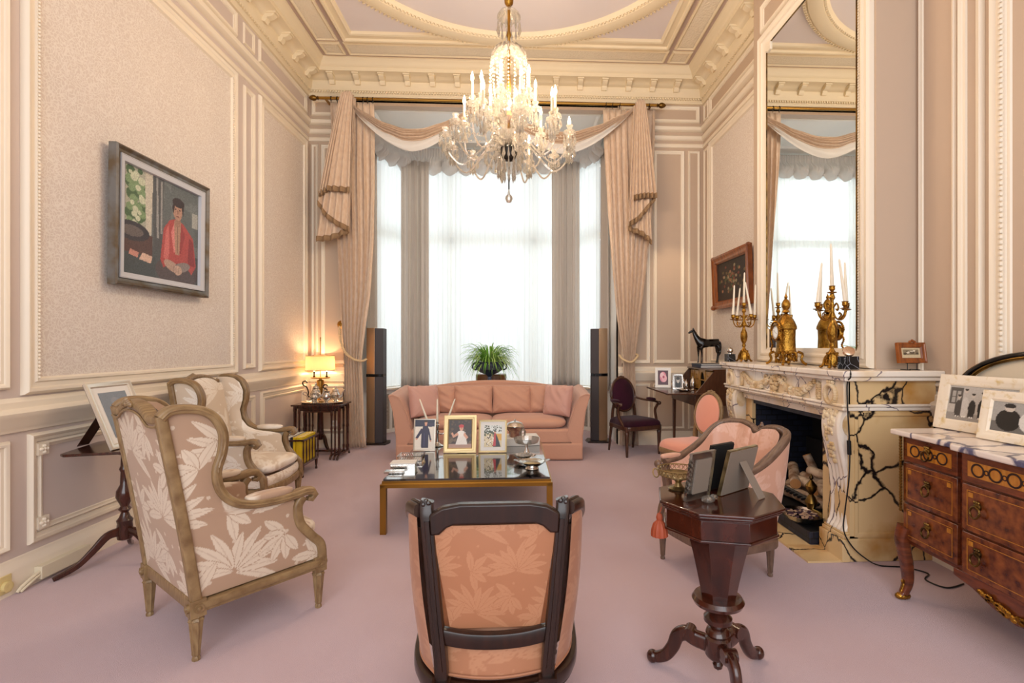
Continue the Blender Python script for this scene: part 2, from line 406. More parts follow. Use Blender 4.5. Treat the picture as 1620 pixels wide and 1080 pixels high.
def cloth_trans(name, col, tr, tl):
    m = bpy.data.materials.new(name); m.use_nodes = True; t = m.node_tree; t.nodes.remove(t.nodes['Principled BSDF']); out = t.nodes['Material Output']
    a = t.nodes.new('ShaderNodeBsdfTransparent'); d = t.nodes.new('ShaderNodeBsdfDiffuse'); d.inputs[0].default_value = (*lin(col), 1)
    s = t.nodes.new('ShaderNodeBsdfTranslucent'); s.inputs[0].default_value = (*lin(col), 1)
    m1 = t.nodes.new('ShaderNodeMixShader'); m1.inputs[0].default_value = tl; t.links.new(d.outputs[0], m1.inputs[1]); t.links.new(s.outputs[0], m1.inputs[2])
    m2 = t.nodes.new('ShaderNodeMixShader'); m2.inputs[0].default_value = tr; t.links.new(m1.outputs[0], m2.inputs[1]); t.links.new(a.outputs[0], m2.inputs[2])
    t.links.new(m2.outputs[0], out.inputs[0]); return m
M_sheer = cloth_trans('white sheer voile', 'f6faf8', .14, .62)
M_grey = cloth_trans('grey taupe curtain', 'e4dcd4', 0, .5)
M_val = cloth_trans('silver grey silk valance', 'eeeae6', 0, .35)
M_lining = cloth_trans('white silk lining', 'f4f1ec', 0, .4)
M_crystal2 = glassy('thick cut crystal', 'f0f2f4', .72, .06, .06)
M_shade = cloth_trans('pleated ivory lampshade', 'e8c99a', .0, .22)
M_flame = bpy.data.materials.new('glowing flame bulb'); M_flame.use_nodes = True
_t = M_flame.node_tree; _t.nodes.remove(_t.nodes['Principled BSDF'])
_a = _t.nodes.new('ShaderNodeBsdfTransparent'); _e = _t.nodes.new('ShaderNodeEmission'); _e.inputs[0].default_value = (1, .76, .42, 1); _e.inputs[1].default_value = 9
_s = _t.nodes.new('ShaderNodeAddShader'); _t.links.new(_a.outputs[0], _s.inputs[0]); _t.links.new(_e.outputs[0], _s.inputs[1]); _t.links.new(_s.outputs[0], _t.nodes['Material Output'].inputs[0])
M_spot = mat('lit downlight', 'ffffff', .4, emis='fff0dd', estr=6)
M_wax = mat('candle sleeve', 'f3e2bd', .5)

# ---------------------------------------------------------------- room shell
XL, YB, XR, XN, XC, ZC, YF = -2.87, 7.06, 2.62, 2.72, 2.43, 5.2, -2.6
mb = MB().box(-3.0, YF, -.05, 2.9, 9.1, 0)
struct(mb, 'floor', M_carpet)
mb = MB().box(-3.0, YF, ZC, 2.9, YB+.15, ZC+.1)
struct(mb, 'ceiling', M_ceil)
BY = [(-2.30, YB), (-2.30, 8.05), (-1.88, 8.75), (.98, 8.75), (1.40, 8.05), (1.40, YB)]   # bay plan, centre x -.45
OT = 4.70
mb = MB().box(-2.97, YF, 0, XL, YB, ZC); struct(mb, 'wall_left', M_daylit)
mb = MB().box(-2.97, YB, 0, -2.30, YB+.12, ZC).box(1.40, YB, 0, 2.9, YB+.12, ZC).box(-2.30, YB, OT, 1.40, YB+.12, ZC)
struct(mb, 'wall_back', M_mauve)
mb = MB().box(XR, 5.12, 0, 2.82, YB, ZC).box(XN, YF, 0, 2.82, 3.33, ZC); struct(mb, 'wall_right', M_mauve)
mb = MB()   # breast with a firebox hole between y 3.5 and 4.74, z < .93
mb.box(XC, 3.33, .93, 2.82, 5.12, ZC).box(XC, 3.33, 0, 2.82, 3.52, .93).box(XC, 4.70, 0, 2.82, 5.12, .93)
struct(mb, 'wall_chimney', M_mauve)
mb = MB()   # bay shell: returns, low walls under the sills, head band, bay ceiling
def seg(mb, a, b, z0, z1, t=.1):
    d = Vector((b[0]-a[0], b[1]-a[1])); L = d.length; n = Vector((d.y, -d.x)).normalized()*-1
    ang = math.atan2(d.y, d.x)
    M = Matrix.Translation((a[0], a[1], 0)) @ Matrix.Rotation(ang, 4, 'Z')
    mb.box(0, 0, z0, L, t, z1, M)
seg(mb, BY[0], (-2.30, 8.05), 0, 4.74); seg(mb, (1.40, 8.05), BY[5], 0, 4.74)
for a, b in ((BY[1], BY[2]), (BY[2], BY[3]), (BY[3], BY[4])): seg(mb, a, b, 0, .69); seg(mb, a, b, 4.45, 4.74)
struct(mb, 'wall_bay', M_white)
mb = MB().prism([BY[0], BY[5], BY[4], (1.1, 8.9), (-2.0, 8.9), BY[1]], 4.74, 4.84); struct(mb, 'ceiling_bay', M_white)
mb = MB().rframe((0, 0, 4.74), (1, 0, 0), (0, 1, 0), (0, 0, -1), -2.1, 1.2, 7.25, 8.35, [(0, 0), (.005, .02), (.03, .03), (.05, .012), (.06, 0)])
struct(mb, 'trim_11', M_white)
# windows
def window(name, a, b, mull):
    d = Vector((b[0]-a[0], b[1]-a[1])); L = d.length; ang = math.atan2(d.y, d.x)
    M = Matrix.Translation((a[0], a[1], 0)) @ Matrix.Rotation(ang, 4, 'Z')
    f = MB(); f.box(0, .02, .69, .09, .12, 4.45, M).box(L-.09, .02, .69, L, .12, 4.45, M).box(0, .02, 3.14, L, .10, 3.26, M).box(0, .0, .66, L, .14, .74, M).box(0, .02, 4.36, L, .12, 4.45, M)
    for x in mull: f.box(x-.045, .02, .7, x+.045, .12, 4.45, M)
    o = struct(f, name, M_white, bevel=.004)
    g = MB().box(.02, .06, .7, L-.02, .066, 4.4, M); p = build(g, 'pane', M_pane, o)
window('window_1', BY[1], BY[2], []); window('window_2', BY[2], BY[3], [.72, 2.14]); window('window_3', BY[3], BY[4], [])
# marble sill shelf
mb = MB(); P = [(-2.30, 7.75), (-2.30, 8.05), (-1.88, 8.75), (.98, 8.75), (1.40, 8.05), (1.40, 7.75), (1.22, 8.0), (.86, 8.52), (-1.76, 8.52), (-2.12, 8.0)]
struct(MB().prism(P, .69, .72), 'trim_12', M_marblew, bevel=.005)

# mouldings
FR = [(0, 0), (.002, .014), (.014, .026), (.026, .022), (.034, .012), (.05, .010), (.055, 0)]
FRS = [(0, 0), (.002, .010), (.010, .018), (.022, .010), (.03, .008), (.034, 0)]
FRW = [(0, 0), (.004, .02), (.02, .035), (.035, .03), (.045, .018), (.07, .016), (.078, .026), (.092, .024), (.1, .008), (.104, 0)]
left = ((XL, 0, 0), (0, 1, 0), (0, 0, 1), (1, 0, 0)); back = ((0, YB, 0), (1, 0, 0), (0, 0, 1), (0, -1, 0))
rfar = ((XR, 0, 0), (0, 1, 0), (0, 0, 1), (-1, 0, 0)); rnear = ((XN, 0, 0), (0, 1, 0), (0, 0, 1), (-1, 0, 0)); brst = ((XC, 0, 0), (0, 1, 0), (0, 0, 1), (-1, 0, 0))
def run(mb, pl, u0, u1, prof):   # horizontal moulding, prof = (z, proj)
    O, U, V, W = map(Vector, pl); m = len(prof); vs = []
    for u in (u0, u1):
        for z, h in prof: vs.append(O+U*u+V*z+W*h)
    mb.add(vs, [(k, m+k, m+k+1, k+1) for k in range(m-1)]+[tuple(range(m)), tuple(range(m, 2*m))])
RAIL = [(.90, 0), (.905, .014), (.925, .018), (.945, .034), (.965, .036), (.985, .052), (1.015, .058), (1.03, .045), (1.04, .02), (1.075, .018), (1.085, .008), (1.1, 0)]
BASE = [(0, 0), (0, .03), (.125, .03), (.135, .026), (.15, .022), (.165, .012), (.185, .008), (.19, 0)]
BANDS = [[(4.19, 0), (4.195, .012), (4.22, .018), (4.24, .012), (4.25, 0)], [(4.29, 0), (4.295, .02), (4.31, .034), (4.345, .04), (4.36, .02), (4.365, 0)], [(4.41, 0), (4.415, .03), (4.43, .05), (4.47, .058), (4.49, .03), (4.5, 0)]]
def horiz(mb, pl, u0, u1, bands=True):
    run(mb, pl, u0, u1, RAIL)
    if bands:
        for b in BANDS: run(mb, pl, u0, u1, b)
def beads(mb, pl, u, z0, z1, r=.008, step=.022, h=.03):
    O, U, V, W = map(Vector, pl); n = int((z1-z0)/step)
    for i in range(n):
        p = O+U*u+V*(z0+step*(i+.5))+W*h; mb.ell(p, (r, r, r*1.1), seg=5, rings=4)
def paperpanel(pl, u0, u1, v0, v1, name):
    O, U, V, W = map(Vector, pl); q = MB(); c = [O+U*a+V*b+W*h for h in (.001, .004) for b in (v0, v1) for a in (u0, u1)]
    q.add(c, [(0, 2, 3, 1), (4, 5, 7, 6), (0, 1, 5, 4), (1, 3, 7, 5), (3, 2, 6, 7), (2, 0, 4, 6)]); struct(q, name, M_paper, smooth=False)
# left wall
mb = MB(); horiz(mb, left, YF, YB)
struct(mb, 'trim_1', M_trim)
mb = MB(); run(mb, left, YF, YB, BASE); struct(mb, 'baseboard_left', M_trim)
mb = MB()
for (a, b) in ((2.45, 2.98), (5.41, 5.63)):
    mb.rframe(*left, a, b, 1.15, 4.12, FR); mb.rframe(*left, a, b, 4.55, 4.77, FRS); mb.rframe(*left, a, b, .24, .86, FR)
for (a, b) in ((3.05, 5.28), (5.72, 6.98), (-.4, 2.35)):
    mb.rframe(*left, a, b, 1.11, 4.17, FRW); mb.rframe(*left, a, b, 4.53, 4.78, FR)
    mb.rframe(*left, a+.04, b-.04, .23, .88, FR); mb.rframe(*left, a+.1, b-.1, .29, .82, FRS)
beads(mb, left, 3.135, 1.2, 4.1); beads(mb, left, 5.19, 1.2, 4.1)
for a in (3.17, 5.15):
    for z in (.34, .78): mb.cb((XL+.012, a, z), (.024, .07, .07)); mb.leafblob([(XL+.028, a+dx, z+dz) for dx, dz in ((0, 0), (.018, 0), (-.018, 0), (0, .018), (0, -.018))], .011)
struct(mb, 'trim_2', M_trim)
paperpanel(left, 3.15, 5.18, 1.21, 4.07, 'wall_left_paper'); paperpanel(left, 5.82, 6.88, 1.21, 4.07, 'wall_left_paper_far')
# back wall
mb = MB()
for a, b in ((-2.87, -2.30), (1.40, XR)): horiz(mb, back, a, b)
for a, b in ((-2.83, -2.74), (-2.70, -2.32), (1.45, 1.86), (1.90, 2.35), (2.40, 2.57)):
    mb.rframe(*back, a, b, 1.14, 4.15, FRS if b-a < .2 else FR); mb.rframe(*back, a, b, .22, .86, FRS)
mb.rframe(*back, -2.83, -2.32, 4.54, 4.78, FR); mb.rframe(*back, 1.45, 2.57, 4.54, 4.78, FR)
struct(mb, 'trim_3', M_trim)
mb = MB(); run(mb, back, -2.87, -2.30, BASE); run(mb, back, 1.40, XR, BASE); struct(mb, 'baseboard_back', M_trim)
# right far wall
mb = MB(); horiz(mb, rfar, 5.12, YB)
mb.rframe(*rfar, 6.86, 7.02, 1.14, 4.15, FRS); mb.rframe(*rfar, 5.0, 6.80, 1.11, 4.17, FRW); mb.rframe(*rfar, 6.86, 7.02, 4.54, 4.78, FRS); mb.rframe(*rfar, 5.14, 6.8, 4.53, 4.78, FR)
mb.rframe(*rfar, 5.2, 6.8, .23, .86, FR); mb.rframe(*rfar, 6.86, 7.02, .23, .86, FRS)
struct(mb, 'trim_4', M_trim); paperpanel(rfar, 5.12, 6.70, 1.21, 4.07, 'wall_right_paper')
mb = MB(); run(mb, rfar, 5.12, YB, BASE); run(mb, rnear, YF, 3.33, BASE); struct(mb, 'baseboard_right', M_trim)
# right near wall
mb = MB(); run(mb, rnear, YF, 3.33, RAIL)
for b in BANDS: run(mb, rnear, YF, 3.33, b)
for a, b, p in ((3.02, 3.31, FRS), (2.83, 3.0, FR), (1.2, 2.79, FRW)):
    mb.rframe(*rnear, a, b, 1.13, 4.15, p); mb.rframe(*rnear, a, b, .23, .86, p if p is not FRW else FR)
mb.rframe(*rnear, 1.3, 2.72, 1.2, 4.08, FR)
beads(mb, rnear, 2.705, 1.15, 4.0, .012, .03, .03)
struct(mb, 'trim_5', M_trim)
# breast: overmantel frame, top panel, cut corner mirror
mb = MB()
mb.rframe(*brst, 3.35, 4.97, 1.24, 4.46, [(0, 0), (.004, .03), (.02, .045), (.04, .03), (.06, .03), (.07, .04), (.085, .04), (.095, .028), (.12, .022), (.15, .012), (.155, 0)])
mb.rframe(*brst, 3.37, 4.95, 4.5, 4.78, FR)
beads(mb, brst, 3.47, 1.4, 4.3, .007, .02, .028)
for a, s in ((4.80, -1), (3.50, 1)):
    mb.box(XC-.028, min(a, a+s*.07), 4.235, XC, max(a, a+s*.07), 4.32)
mb.leafblob([(XC-.03, 4.15+.35*sin(i*.9)*(1-i/60), 4.56+.012*(i % 14)) for i in range(60)], .02)
struct(mb, 'trim_6', M_trim)
# cornice
CP = [(4.80, 0), (4.805, .02), (4.825, .028), (4.84, .045), (4.865, .045), (4.872, .06), (4.885, .065), (4.90, .078), (4.985, .085), (4.99, .10), (5.02, .12), (5.04, .17), (5.045, .24), (5.09, .245), (5.10, .26), (5.13, .27), (5.16, .30), (5.185, .315), (5.2, .315)]
mb = MB()
path = [(XL, YF), (XL, YB), (XR, YB), (XR, 5.12), (XC, 5.12), (XC, 3.33), (XN, 3.33), (XN, YF)]
nrm = [(1, 0), (1, -1), (-1, -1), (-1, -1), (-1, 1), (-1, -1), (-1, -1), (-1, 0)]
vs = []
for (x, y), (a, b) in zip(path, nrm):
    for z, h in CP: vs.append((x+a*h, y+b*h, z))
m_ = len(CP)
nrm2 = [(1, 0), (1, -1), (-1, -1), (-1, 1)]
vs = []
for (x, y), (a, b) in zip([(XL, YF), (XL, YB), (XR, YB), (XR, YF)], [(1, 0), (1, -1), (-1, -1), (-1, 0)]):
    for z, h in CP: vs.append((x+a*h, y+b*h, z))
mb.add(vs, [(c*m_+k, (c+1)*m_+k, (c+1)*m_+k+1, c*m_+k+1) for c in range(3) for k in range(m_-1)])
struct(mb, 'trim_7', M_ceiltrim)
mb = MB()   # brackets and dentils
def bracket(M):
    mb.prism([(0, 0), (.03, -.01), (.05, .015), (.055, .04), (.10, .05), (.13, .075), (.13, .1), (0, .1)], -.035, .035, M @ Matrix.Translation((0, 0, .0)))
    mb.box(0, .085, -.045, .15, .105, .045, M)
def BM(x, y, dx, dy):   # local x = out of wall, y = up, z = along
    o = Vector((dx, dy, 0)); up = Vector((0, 0, 1)); t = o.cross(up)
    return Matrix(((o.x, up.x, t.x, x), (o.y, up.y, t.y, y), (o.z, up.z, t.z, 4.935), (0, 0, 0, 1)))
x = -2.51
while x < 2.5: bracket(BM(x, YB-.08, 0, -1)); x += .336
y = 6.78
while y > 2.2: bracket(BM(XL+.08, y, 1, 0)); bracket(BM(XR-.08, y, -1, 0)); y -= .37
for i in range(150): mb.cb((-2.80+i*.036, YB-.052, 4.852), (.02, .03, .022))
for i in range(110): mb.cb((XL+.052, 7.0-i*.04, 4.852), (.03, .022, .022)); mb.cb((XR-.052, 7.0-i*.04, 4.852), (.03, .022, .022))
struct(mb, 'trim_8', M_ceiltrim)
# ceiling border
mb = MB(); dn = ((0, 0, ZC), (1, 0, 0), (0, 1, 0), (0, 0, -1))
x0, x1, y1 = XL+.36, XR-.36, YB-.36
mb.box(x0-.06, YF, ZC-.004, x0+.48, y1+.06, ZC+.01); mb.box(x1-.48, YF, ZC-.004, x1+.06, y1+.06, ZC+.01); mb.box(x0+.48, y1-.42, ZC-.004, x1-.48, y1+.06, ZC+.01)
struct(mb, 'trim_9', M_mb)
mb = MB(); B = .27; OB = [(0, 0), (.004, .02), (.02, .03), (.03, .022), (.04, .014)]
rects = [(x0, x0+B, y1-B, y1), (x1-B, x1, y1-B, y1), (x0+B+.04, -.24, y1-B, y1), (.0, x1-B-.04, y1-B, y1), (-.2, -.04, y1-B, y1), (x0, x0+B, 2.2, y1-B-.04), (x1-B, x1, 2.2, y1-B-.04)]
for a, b, c, d in rects: mb.rframe(*dn, a, b, c, d, OB)
mb.rframe(*dn, x0+B+.06, x1-B-.06, 1.0, y1-B-.06, [(0, 0), (.004, .03), (.03, .06), (.05, .055), (.06, .03), (.1, .028), (.13, .04), (.15, .03), (.16, 0)])
cx, cy = -.08, 4.27
rp = [(2.14, 0), (2.135, .02), (2.11, .04), (2.09, .035), (2.08, .055), (2.0, .075), (1.93, .06), (1.92, .04), (1.90, .045), (1.88, .02), (1.875, 0)]
mb.sheet(lambda u, v: (cx+interp(v*10, [(i, p[0]) for i, p in enumerate(rp)])*cos(2*PI*u), cy+interp(v*10, [(i, p[0]) for i, p in enumerate(rp)])*sin(2*PI*u), ZC-interp(v*10, [(i, p[1]) for i, p in enumerate(rp)])), 160, 11, cu=True)
for i in range(260):
    a = 2*PI*i/260
    if sin(a) > -.2: mb.cb((cx+2.115*cos(a), cy+2.115*sin(a), ZC-.042), (.025, .02, .018), a); mb.cb((cx+1.91*cos(a), cy+1.91*sin(a), ZC-.05), (.02, .02, .018), a)
struct(mb, 'trim_10', M_ceiltrim)
mb = MB()
for a, b, c, d in rects: mb.box(a+.04, c+.04, ZC-.012, b-.04, d-.04, ZC-.001)
struct(mb, 'trim_13', M_orn)
M_cream = mat('cream gesso frame', 'efe2cd', .35, col2='d9bf86', vscale=30, ramp=(.55, .75))
M_gold2 = mat('pale silver gilt', 'b39a6a', .3, .85, col2='7c6a4c', vscale=20)
M_wood3 = wood('mid brown stool wood', '8a5a2e', '6b421f', .4)
M_sofa2 = mat('daylight tinted salmon cotton', 'd0a396', .75, sheen=.25)  # daylight on the scatter cushions is put into their cloth colour
# ---------------------------------------------------------------- window dressing
def drape(tab, y0, folds, amp, nz=60, seed=1, nu=110, back=0):
    r = random.Random(seed); ph = [r.random()*6 for _ in range(4)]
    L = [(a, b) for a, b, c in reversed(tab)]; R = [(a, c) for a, b, c in reversed(tab)]
    z0, z1 = tab[-1][0], tab[0][0]
    def fn(u, v):
        z = z1+(z0-z1)*v; a = interp(z, L); b = interp(z, R); wd = (b-a)/(tab[0][2]-tab[0][1])
        uu = u+.018*sin(6*v+ph[0]+9*u)
        f = sin(2*PI*folds*uu+ph[1]+.8*sin(3*v+ph[2]))+.35*sin(4*PI*folds*uu+ph[3]+2*v)
        return (a+(b-a)*u+.008*cos(2*PI*folds*uu+ph[1]), y0-amp*f*(.45+.55*min(1, wd*1.2))*min(1, .35+v*4), z)
    return MB().sheet(fn, nu, nz)
o = build(drape([(4.66, -2.53, -1.94), (4.3, -2.52, -1.93), (3.5, -2.5, -1.93), (2.8, -2.44, -1.95), (2.1, -2.40, -2.0), (1.6, -2.37, -2.07), (1.2, -2.34, -2.115), (.9, -2.34, -2.10), (.4, -2.33, -2.08), (.03, -2.34, -2.05)], 6.90, 7, .035), 'curtain', M_curt, solid=.004)
tag(o, 'left floor-length beige silk curtain tied back beside the lamp', 'curtain', 'beige silk curtains of the bay')
o = build(drape([(4.64, 1.17, 1.89), (4.2, 1.18, 1.88), (3.1, 1.25, 1.83), (2.4, 1.30, 1.77), (1.8, 1.35, 1.69), (1.2, 1.44, 1.60), (.9, 1.43, 1.61), (.5, 1.42, 1.63), (.03, 1.40, 1.66)], 6.90, 8, .035, seed=5), 'curtain', M_curt, solid=.004)
tag(o, 'right floor-length beige silk curtain tied back behind the purple armchair', 'curtain', 'beige silk curtains of the bay')
def swag(xa, xb, sgn, seed):
    def fn(u, v):
        s1 = 1-abs(2*u-1)**1.7; x = xa+(xb-xa)*u
        zt = 4.67-.43*s1; zb = 4.64-.585*s1-.02*sin(PI*u)
        k = v*7; pl = .022*sin(PI*2*k+3*u)*(.3+s1)
        return (x, 6.80-.12*s1*sin(PI*min(1, v+.15))-pl, zt+(zb-zt)*v+.004*sin(40*u))
    return MB().sheet(fn, 80, 60)
def lining(xa, xb, par):
    def fn(u, v):
        s1 = 1-abs(2*u-1)**1.7; x = xa+(xb-xa)*u
        return (x, 6.83-.10*s1-.012*sin(9*u+6*v), 4.64-.55*s1+(-.125*s1-.01)*v)
    build(MB().sheet(fn, 60, 12), 'lining', M_lining, par, solid=.003)
o = build(swag(-2.30, -.50, 1, 2), 'swag', M_curt, solid=.004); lining(-2.28, -.52, o); tag(o, 'beige silk swag draped over the left half of the brass rod', 'swag', 'silk swags over the rod')
o = build(swag(-.42, 1.62, 1, 3), 'swag', M_curt, solid=.004); lining(-.40, 1.60, o); tag(o, 'beige silk swag draped over the right half of the brass rod', 'swag', 'silk swags over the rod')
def tail(name, xt, layers, label, sgn):
    t = thing(name, label, 'curtain tail', (xt, 6.78, 4.68), 0, 'silk curtain tails')
    for k, (z, bot, x0, x1) in enumerate(layers):
        P = [(a-xt, b-4.68) for a, b in bot]; n = len(P)-1
        def pl(u):
            q = min(n-1, int(u*n)); f = u*n-q; return (P[q][0]+(P[q+1][0]-P[q][0])*f, P[q][1]+(P[q+1][1]-P[q][1])*f)
        def fn(u, v):
            bx, bz = pl(u); tx = (x0+(x1-x0)*u)-xt; tz = z-4.68
            e = v**.85
            return (tx+(bx-tx)*e, -.045*k-.03*v-.022*sin(2*PI*(4+k)*u+1.3*k)*(.25+v), tz+(bz-tz)*v+.02*sin(PI*u)*(1-v))
        build(MB().sheet(fn, 60, 40), 'silk_layer', M_curt, t, solid=.004)
        def fr(u, v):
            a = fn(u, 1.0); b = fn(u, .93); dz = -.07*v+.01; return (a[0]-(b[0]-a[0])*0*v, a[1]-.008, a[2]+.035+dz)
        build(MB().sheet(fr, 60, 3), 'fringe', M_fringe, t, solid=.008)
    return t
tail('curtain_tail', -2.22, [(4.66, [(-2.64, 2.78), (-2.45, 2.80), (-2.22, 2.90)], -2.34, -2.14), (4.68, [(-2.60, 3.24), (-2.50, 3.08), (-2.36, 2.98), (-2.20, 2.90)], -2.32, -2.15), (4.69, [(-2.57, 3.34), (-2.45, 3.42), (-2.18, 3.40)], -2.30, -2.16)], 'fringed silk tail falling in folds over the left curtain', -1)
tail('curtain_tail', 1.62, [(4.64, [(1.48, 2.96), (1.66, 2.90), (1.80, 2.78)], 1.56, 1.70), (4.66, [(1.47, 3.0), (1.60, 3.08), (1.83, 3.36)], 1.57, 1.70), (4.67, [(1.53, 3.35), (1.68, 3.38), (1.84, 3.38)], 1.58, 1.69)], 'fringed silk tail falling in folds over the right curtain', 1)
# rod, rings, knob
t = thing('curtain_rod', 'long gilt brass curtain rod across the bay opening', 'curtain rod', (-.38, 6.88, 4.70))
build(MB().tube([(-2.28, 0, 0), (2.28, 0, 0)], .019, 12), 'rod', M_brass, t)
for s in (-1, 1):
    build(MB().lathe([(.012, 0), (.026, .012), (.018, .03), (.034, .05), (.038, .075), (.026, .11), (.008, .13)], seg=12, M=Matrix.Translation((s*2.28, 0, 0)) @ Matrix.Rotation(s*PI/2, 4, 'Y')), 'finial', M_oldbrass, t)
    build(MB().box(s*2.2-.012, 0, -.012, s*2.2+.012, .18, .012), 'bracket', M_brass, t)
for x in (-2.50, -2.42, -2.08, -2.02, -1.95, 1.20, 1.29, 1.39, 1.70, 1.80):
    o = build(MB().tube([(x+.004*cos(a), 6.88+.028*sin(a), 4.695+.028*cos(a)) for a in [2*PI*i/14 for i in range(14)]], .005, 6, closed=True).tube([(x, 6.88, 4.667), (x, 6.885, 4.64)], .004, 6), 'curtain_ring', M_bronze)
    tag(o, 'small dark ring holding the %s silk curtain to the brass rod' % ('left' if x < 0 else 'right'), 'curtain ring', 'dark rings on the %s of the brass rod' % ('left' if x < 0 else 'right'))
t = thing('curtain_tieback', 'twisted cream rope tieback on a round gilt knob by the lamp', 'tieback', (-2.39, 6.95, 1.68), 0)
rope = smooth_path([(0.0, -.06, -.03), (.02, -.1, -.2), (.09, -.13, -.36), (.2, -.13, -.46), (.30, -.10, -.49), (.33, 0, -.47)], 8)
def twist(P, r, rr, turns):
    mb = MB()
    for k in (0, 1, 2):
        q = []
        for i, p in enumerate(P):
            a = 2*PI*(turns*i/len(P)+k/3); q.append(Vector(p)+Vector((rr*cos(a), rr*sin(a)*.7, rr*sin(a)*.7)))
        mb.tube(q, r, 6)
    return mb
build(twist(rope, .011, .010, 12), 'rope', M_rope, t)
build(MB().lathe([(.012, .11), (.012, .02), (.05, .015), (.056, 0), (.045, -.02), (.02, -.035), (0, -.038)], seg=20, M=Matrix.Rotation(-PI/2, 4, 'X')), 'knob', M_gold, t)
o = build(twist(smooth_path([(1.62, 6.95, 1.28), (1.63, 6.84, 1.25), (1.53, 6.80, 1.17), (1.42, 6.84, 1.21), (1.40, 6.95, 1.26)], 8), .011, .010, 9), 'curtain_tieback', M_rope)
tag(o, 'cream rope tieback gathering the right curtain above the purple armchair', 'tieback')
# balloon valance following the bay
VP = smooth_path([(-2.19, 7.55, 0), (-2.16, 8.0, 0), (-1.80, 8.52, 0), (-1.2, 8.60, 0), (.3, 8.60, 0), (.90, 8.52, 0), (1.26, 8.0, 0), (1.29, 7.55, 0)], 16)
LN = [0]
for a, b in zip(VP, VP[1:]): LN.append(LN[-1]+(b-a).length)
def along(s):
    s = max(0, min(LN[-1]-1e-6, s))
    for i in range(len(VP)-1):
        if s <= LN[i+1]:
            t_ = (VP[i+1]-VP[i]).normalized(); p = VP[i]+(VP[i+1]-VP[i])*((s-LN[i])/(LN[i+1]-LN[i])); return p, Vector((t_.y, -t_.x, 0))
    return VP[-1], Vector((0, -1, 0))
SL = LN[-1]; NBAL = int(SL/.27)
def vfn(u, v):
    s = u*SL; p, n = along(s); k = s/.27; fr = k % 1; b = abs(sin(PI*fr))**.6; rs = math.sin(int(k)*12.9)*.5
    if v < .22:
        z = 4.71-.13*v/.22; off = .012*sin(2*PI*s/.045)+.02
    else:
        w_ = (v-.22)/.78; z = 4.58-(.30+.05*rs)*w_**.8*(.72+.28*b); off = .02+.15*b*sin(PI*w_**.9)*(1+.4*rs)+.012*sin(2*PI*s/.045)*(1-w_)+.022*sin(11*w_+9*fr+rs*5)*w_
    q = p+n*off; return (q.x, q.y, z)
o = build(MB().sheet(vfn, NBAL*22, 26), 'balloon_valance', M_val, solid=.003); tag(o, 'silver grey ruffled balloon valance along the top of the bay windows', 'valance')
def sheet_curt(a, b, z0, z1, fpm, amp, seed=0, nz=12):
    d = Vector((b[0]-a[0], b[1]-a[1], 0)); L = d.length; n = Vector((d.y, -d.x, 0)).normalized()
    nu = int(L*fpm*7)+8; r = random.Random(seed); ph = [r.random()*6 for _ in range(3)]
    def fn(u, v):
        f = sin(2*PI*fpm*L*u+ph[0]+1.2*sin(7*u+ph[1]))+.4*sin(2*PI*fpm*2.3*L*u+ph[2]+v)
        q = Vector((a[0], a[1], 0))+d*u+n*amp*f*(.6+.4*v); return (q.x, q.y, z1+(z0-z1)*v)
    return MB().sheet(fn, nu, nz)
for i, (a, b, w_) in enumerate((((-2.20, 8.0), (-1.88, 8.55), 'left'), ((-1.72, 8.62), (.82, 8.62), 'middle'), ((.96, 8.56), (1.30, 8.0), 'right'))):
    o = build(sheet_curt(a, b, .74, 4.42, 11, .014, i), 'sheer_curtain', M_sheer); tag(o, 'white sheer net curtain over the %s bay window' % w_, 'sheer curtain', 'white sheers of the bay')
for i, (a, b, l_) in enumerate((((-1.90, 8.30), (-1.48, 8.43), 'grey lined curtain gathered between the left and middle bay windows'), ((.55, 8.43), (1.0, 8.28), 'grey lined curtain gathered between the middle and right bay windows'), ((-2.22, 7.62), (-2.19, 7.92), 'grey lined curtain at the far left edge of the bay, behind the silk drape'), ((1.31, 7.92), (1.33, 7.62), 'grey lined curtain at the far right edge of the bay, behind the silk drape'))):
    o = build(sheet_curt(a, b, .72, 4.42, 9, .045, i+9, 20), 'grey_curtain', M_grey, solid=.003); tag(o, l_, 'curtain')
# radiator covers under the bay sills
def radcover(name, a, b, label):
    d = Vector((b[0]-a[0], b[1]-a[1])); L = d.length; ang = math.atan2(d.y, d.x)
    t = thing(name, label, 'radiator cover', (a[0], a[1], 0), ang)
    mb = MB(); n = max(1, round(L/.33)); wd = L/n
    mb.box(0, .02, 0, L, .10, .06).box(0, .02, .62, L, .10, .688)
    for i in range(n+1): mb.box(i*wd-.022 if i else 0, .02, .06, min(L, i*wd+.022), .10, .62)
    build(mb, 'frame', M_white, t, bevel=.003)
    for i in range(n): build(MB().box(i*wd+.02, .045, .06, (i+1)*wd-.02, .05, .62), 'grille', M_rad, t, smooth=False)
radcover('radiator_cover', (-2.24, 7.95), (-1.82, 8.50), 'cream radiator cover with woven grille under the left bay window')
radcover('radiator_cover', (-1.80, 8.52), (.88, 8.52), 'long cream radiator cover under the middle bay window, behind the sofa')
radcover('radiator_cover', (.92, 8.50), (1.34, 7.95), 'cream radiator cover with woven grille under the right bay window')
# downlight in the bay ceiling
t = thing('downlight', 'small lit downlight in the bay ceiling left of the chandelier', 'downlight', (-1.20, 7.85, 4.74))
build(MB().lathe([(.03, 0), (.045, 0), (.045, -.008), (.03, -.008), (.03, 0)], seg=20), 'ring', M_white, t)
build(MB().lathe([(0, -.003), (.03, -.003)], seg=16), 'lens', M_spot, t)

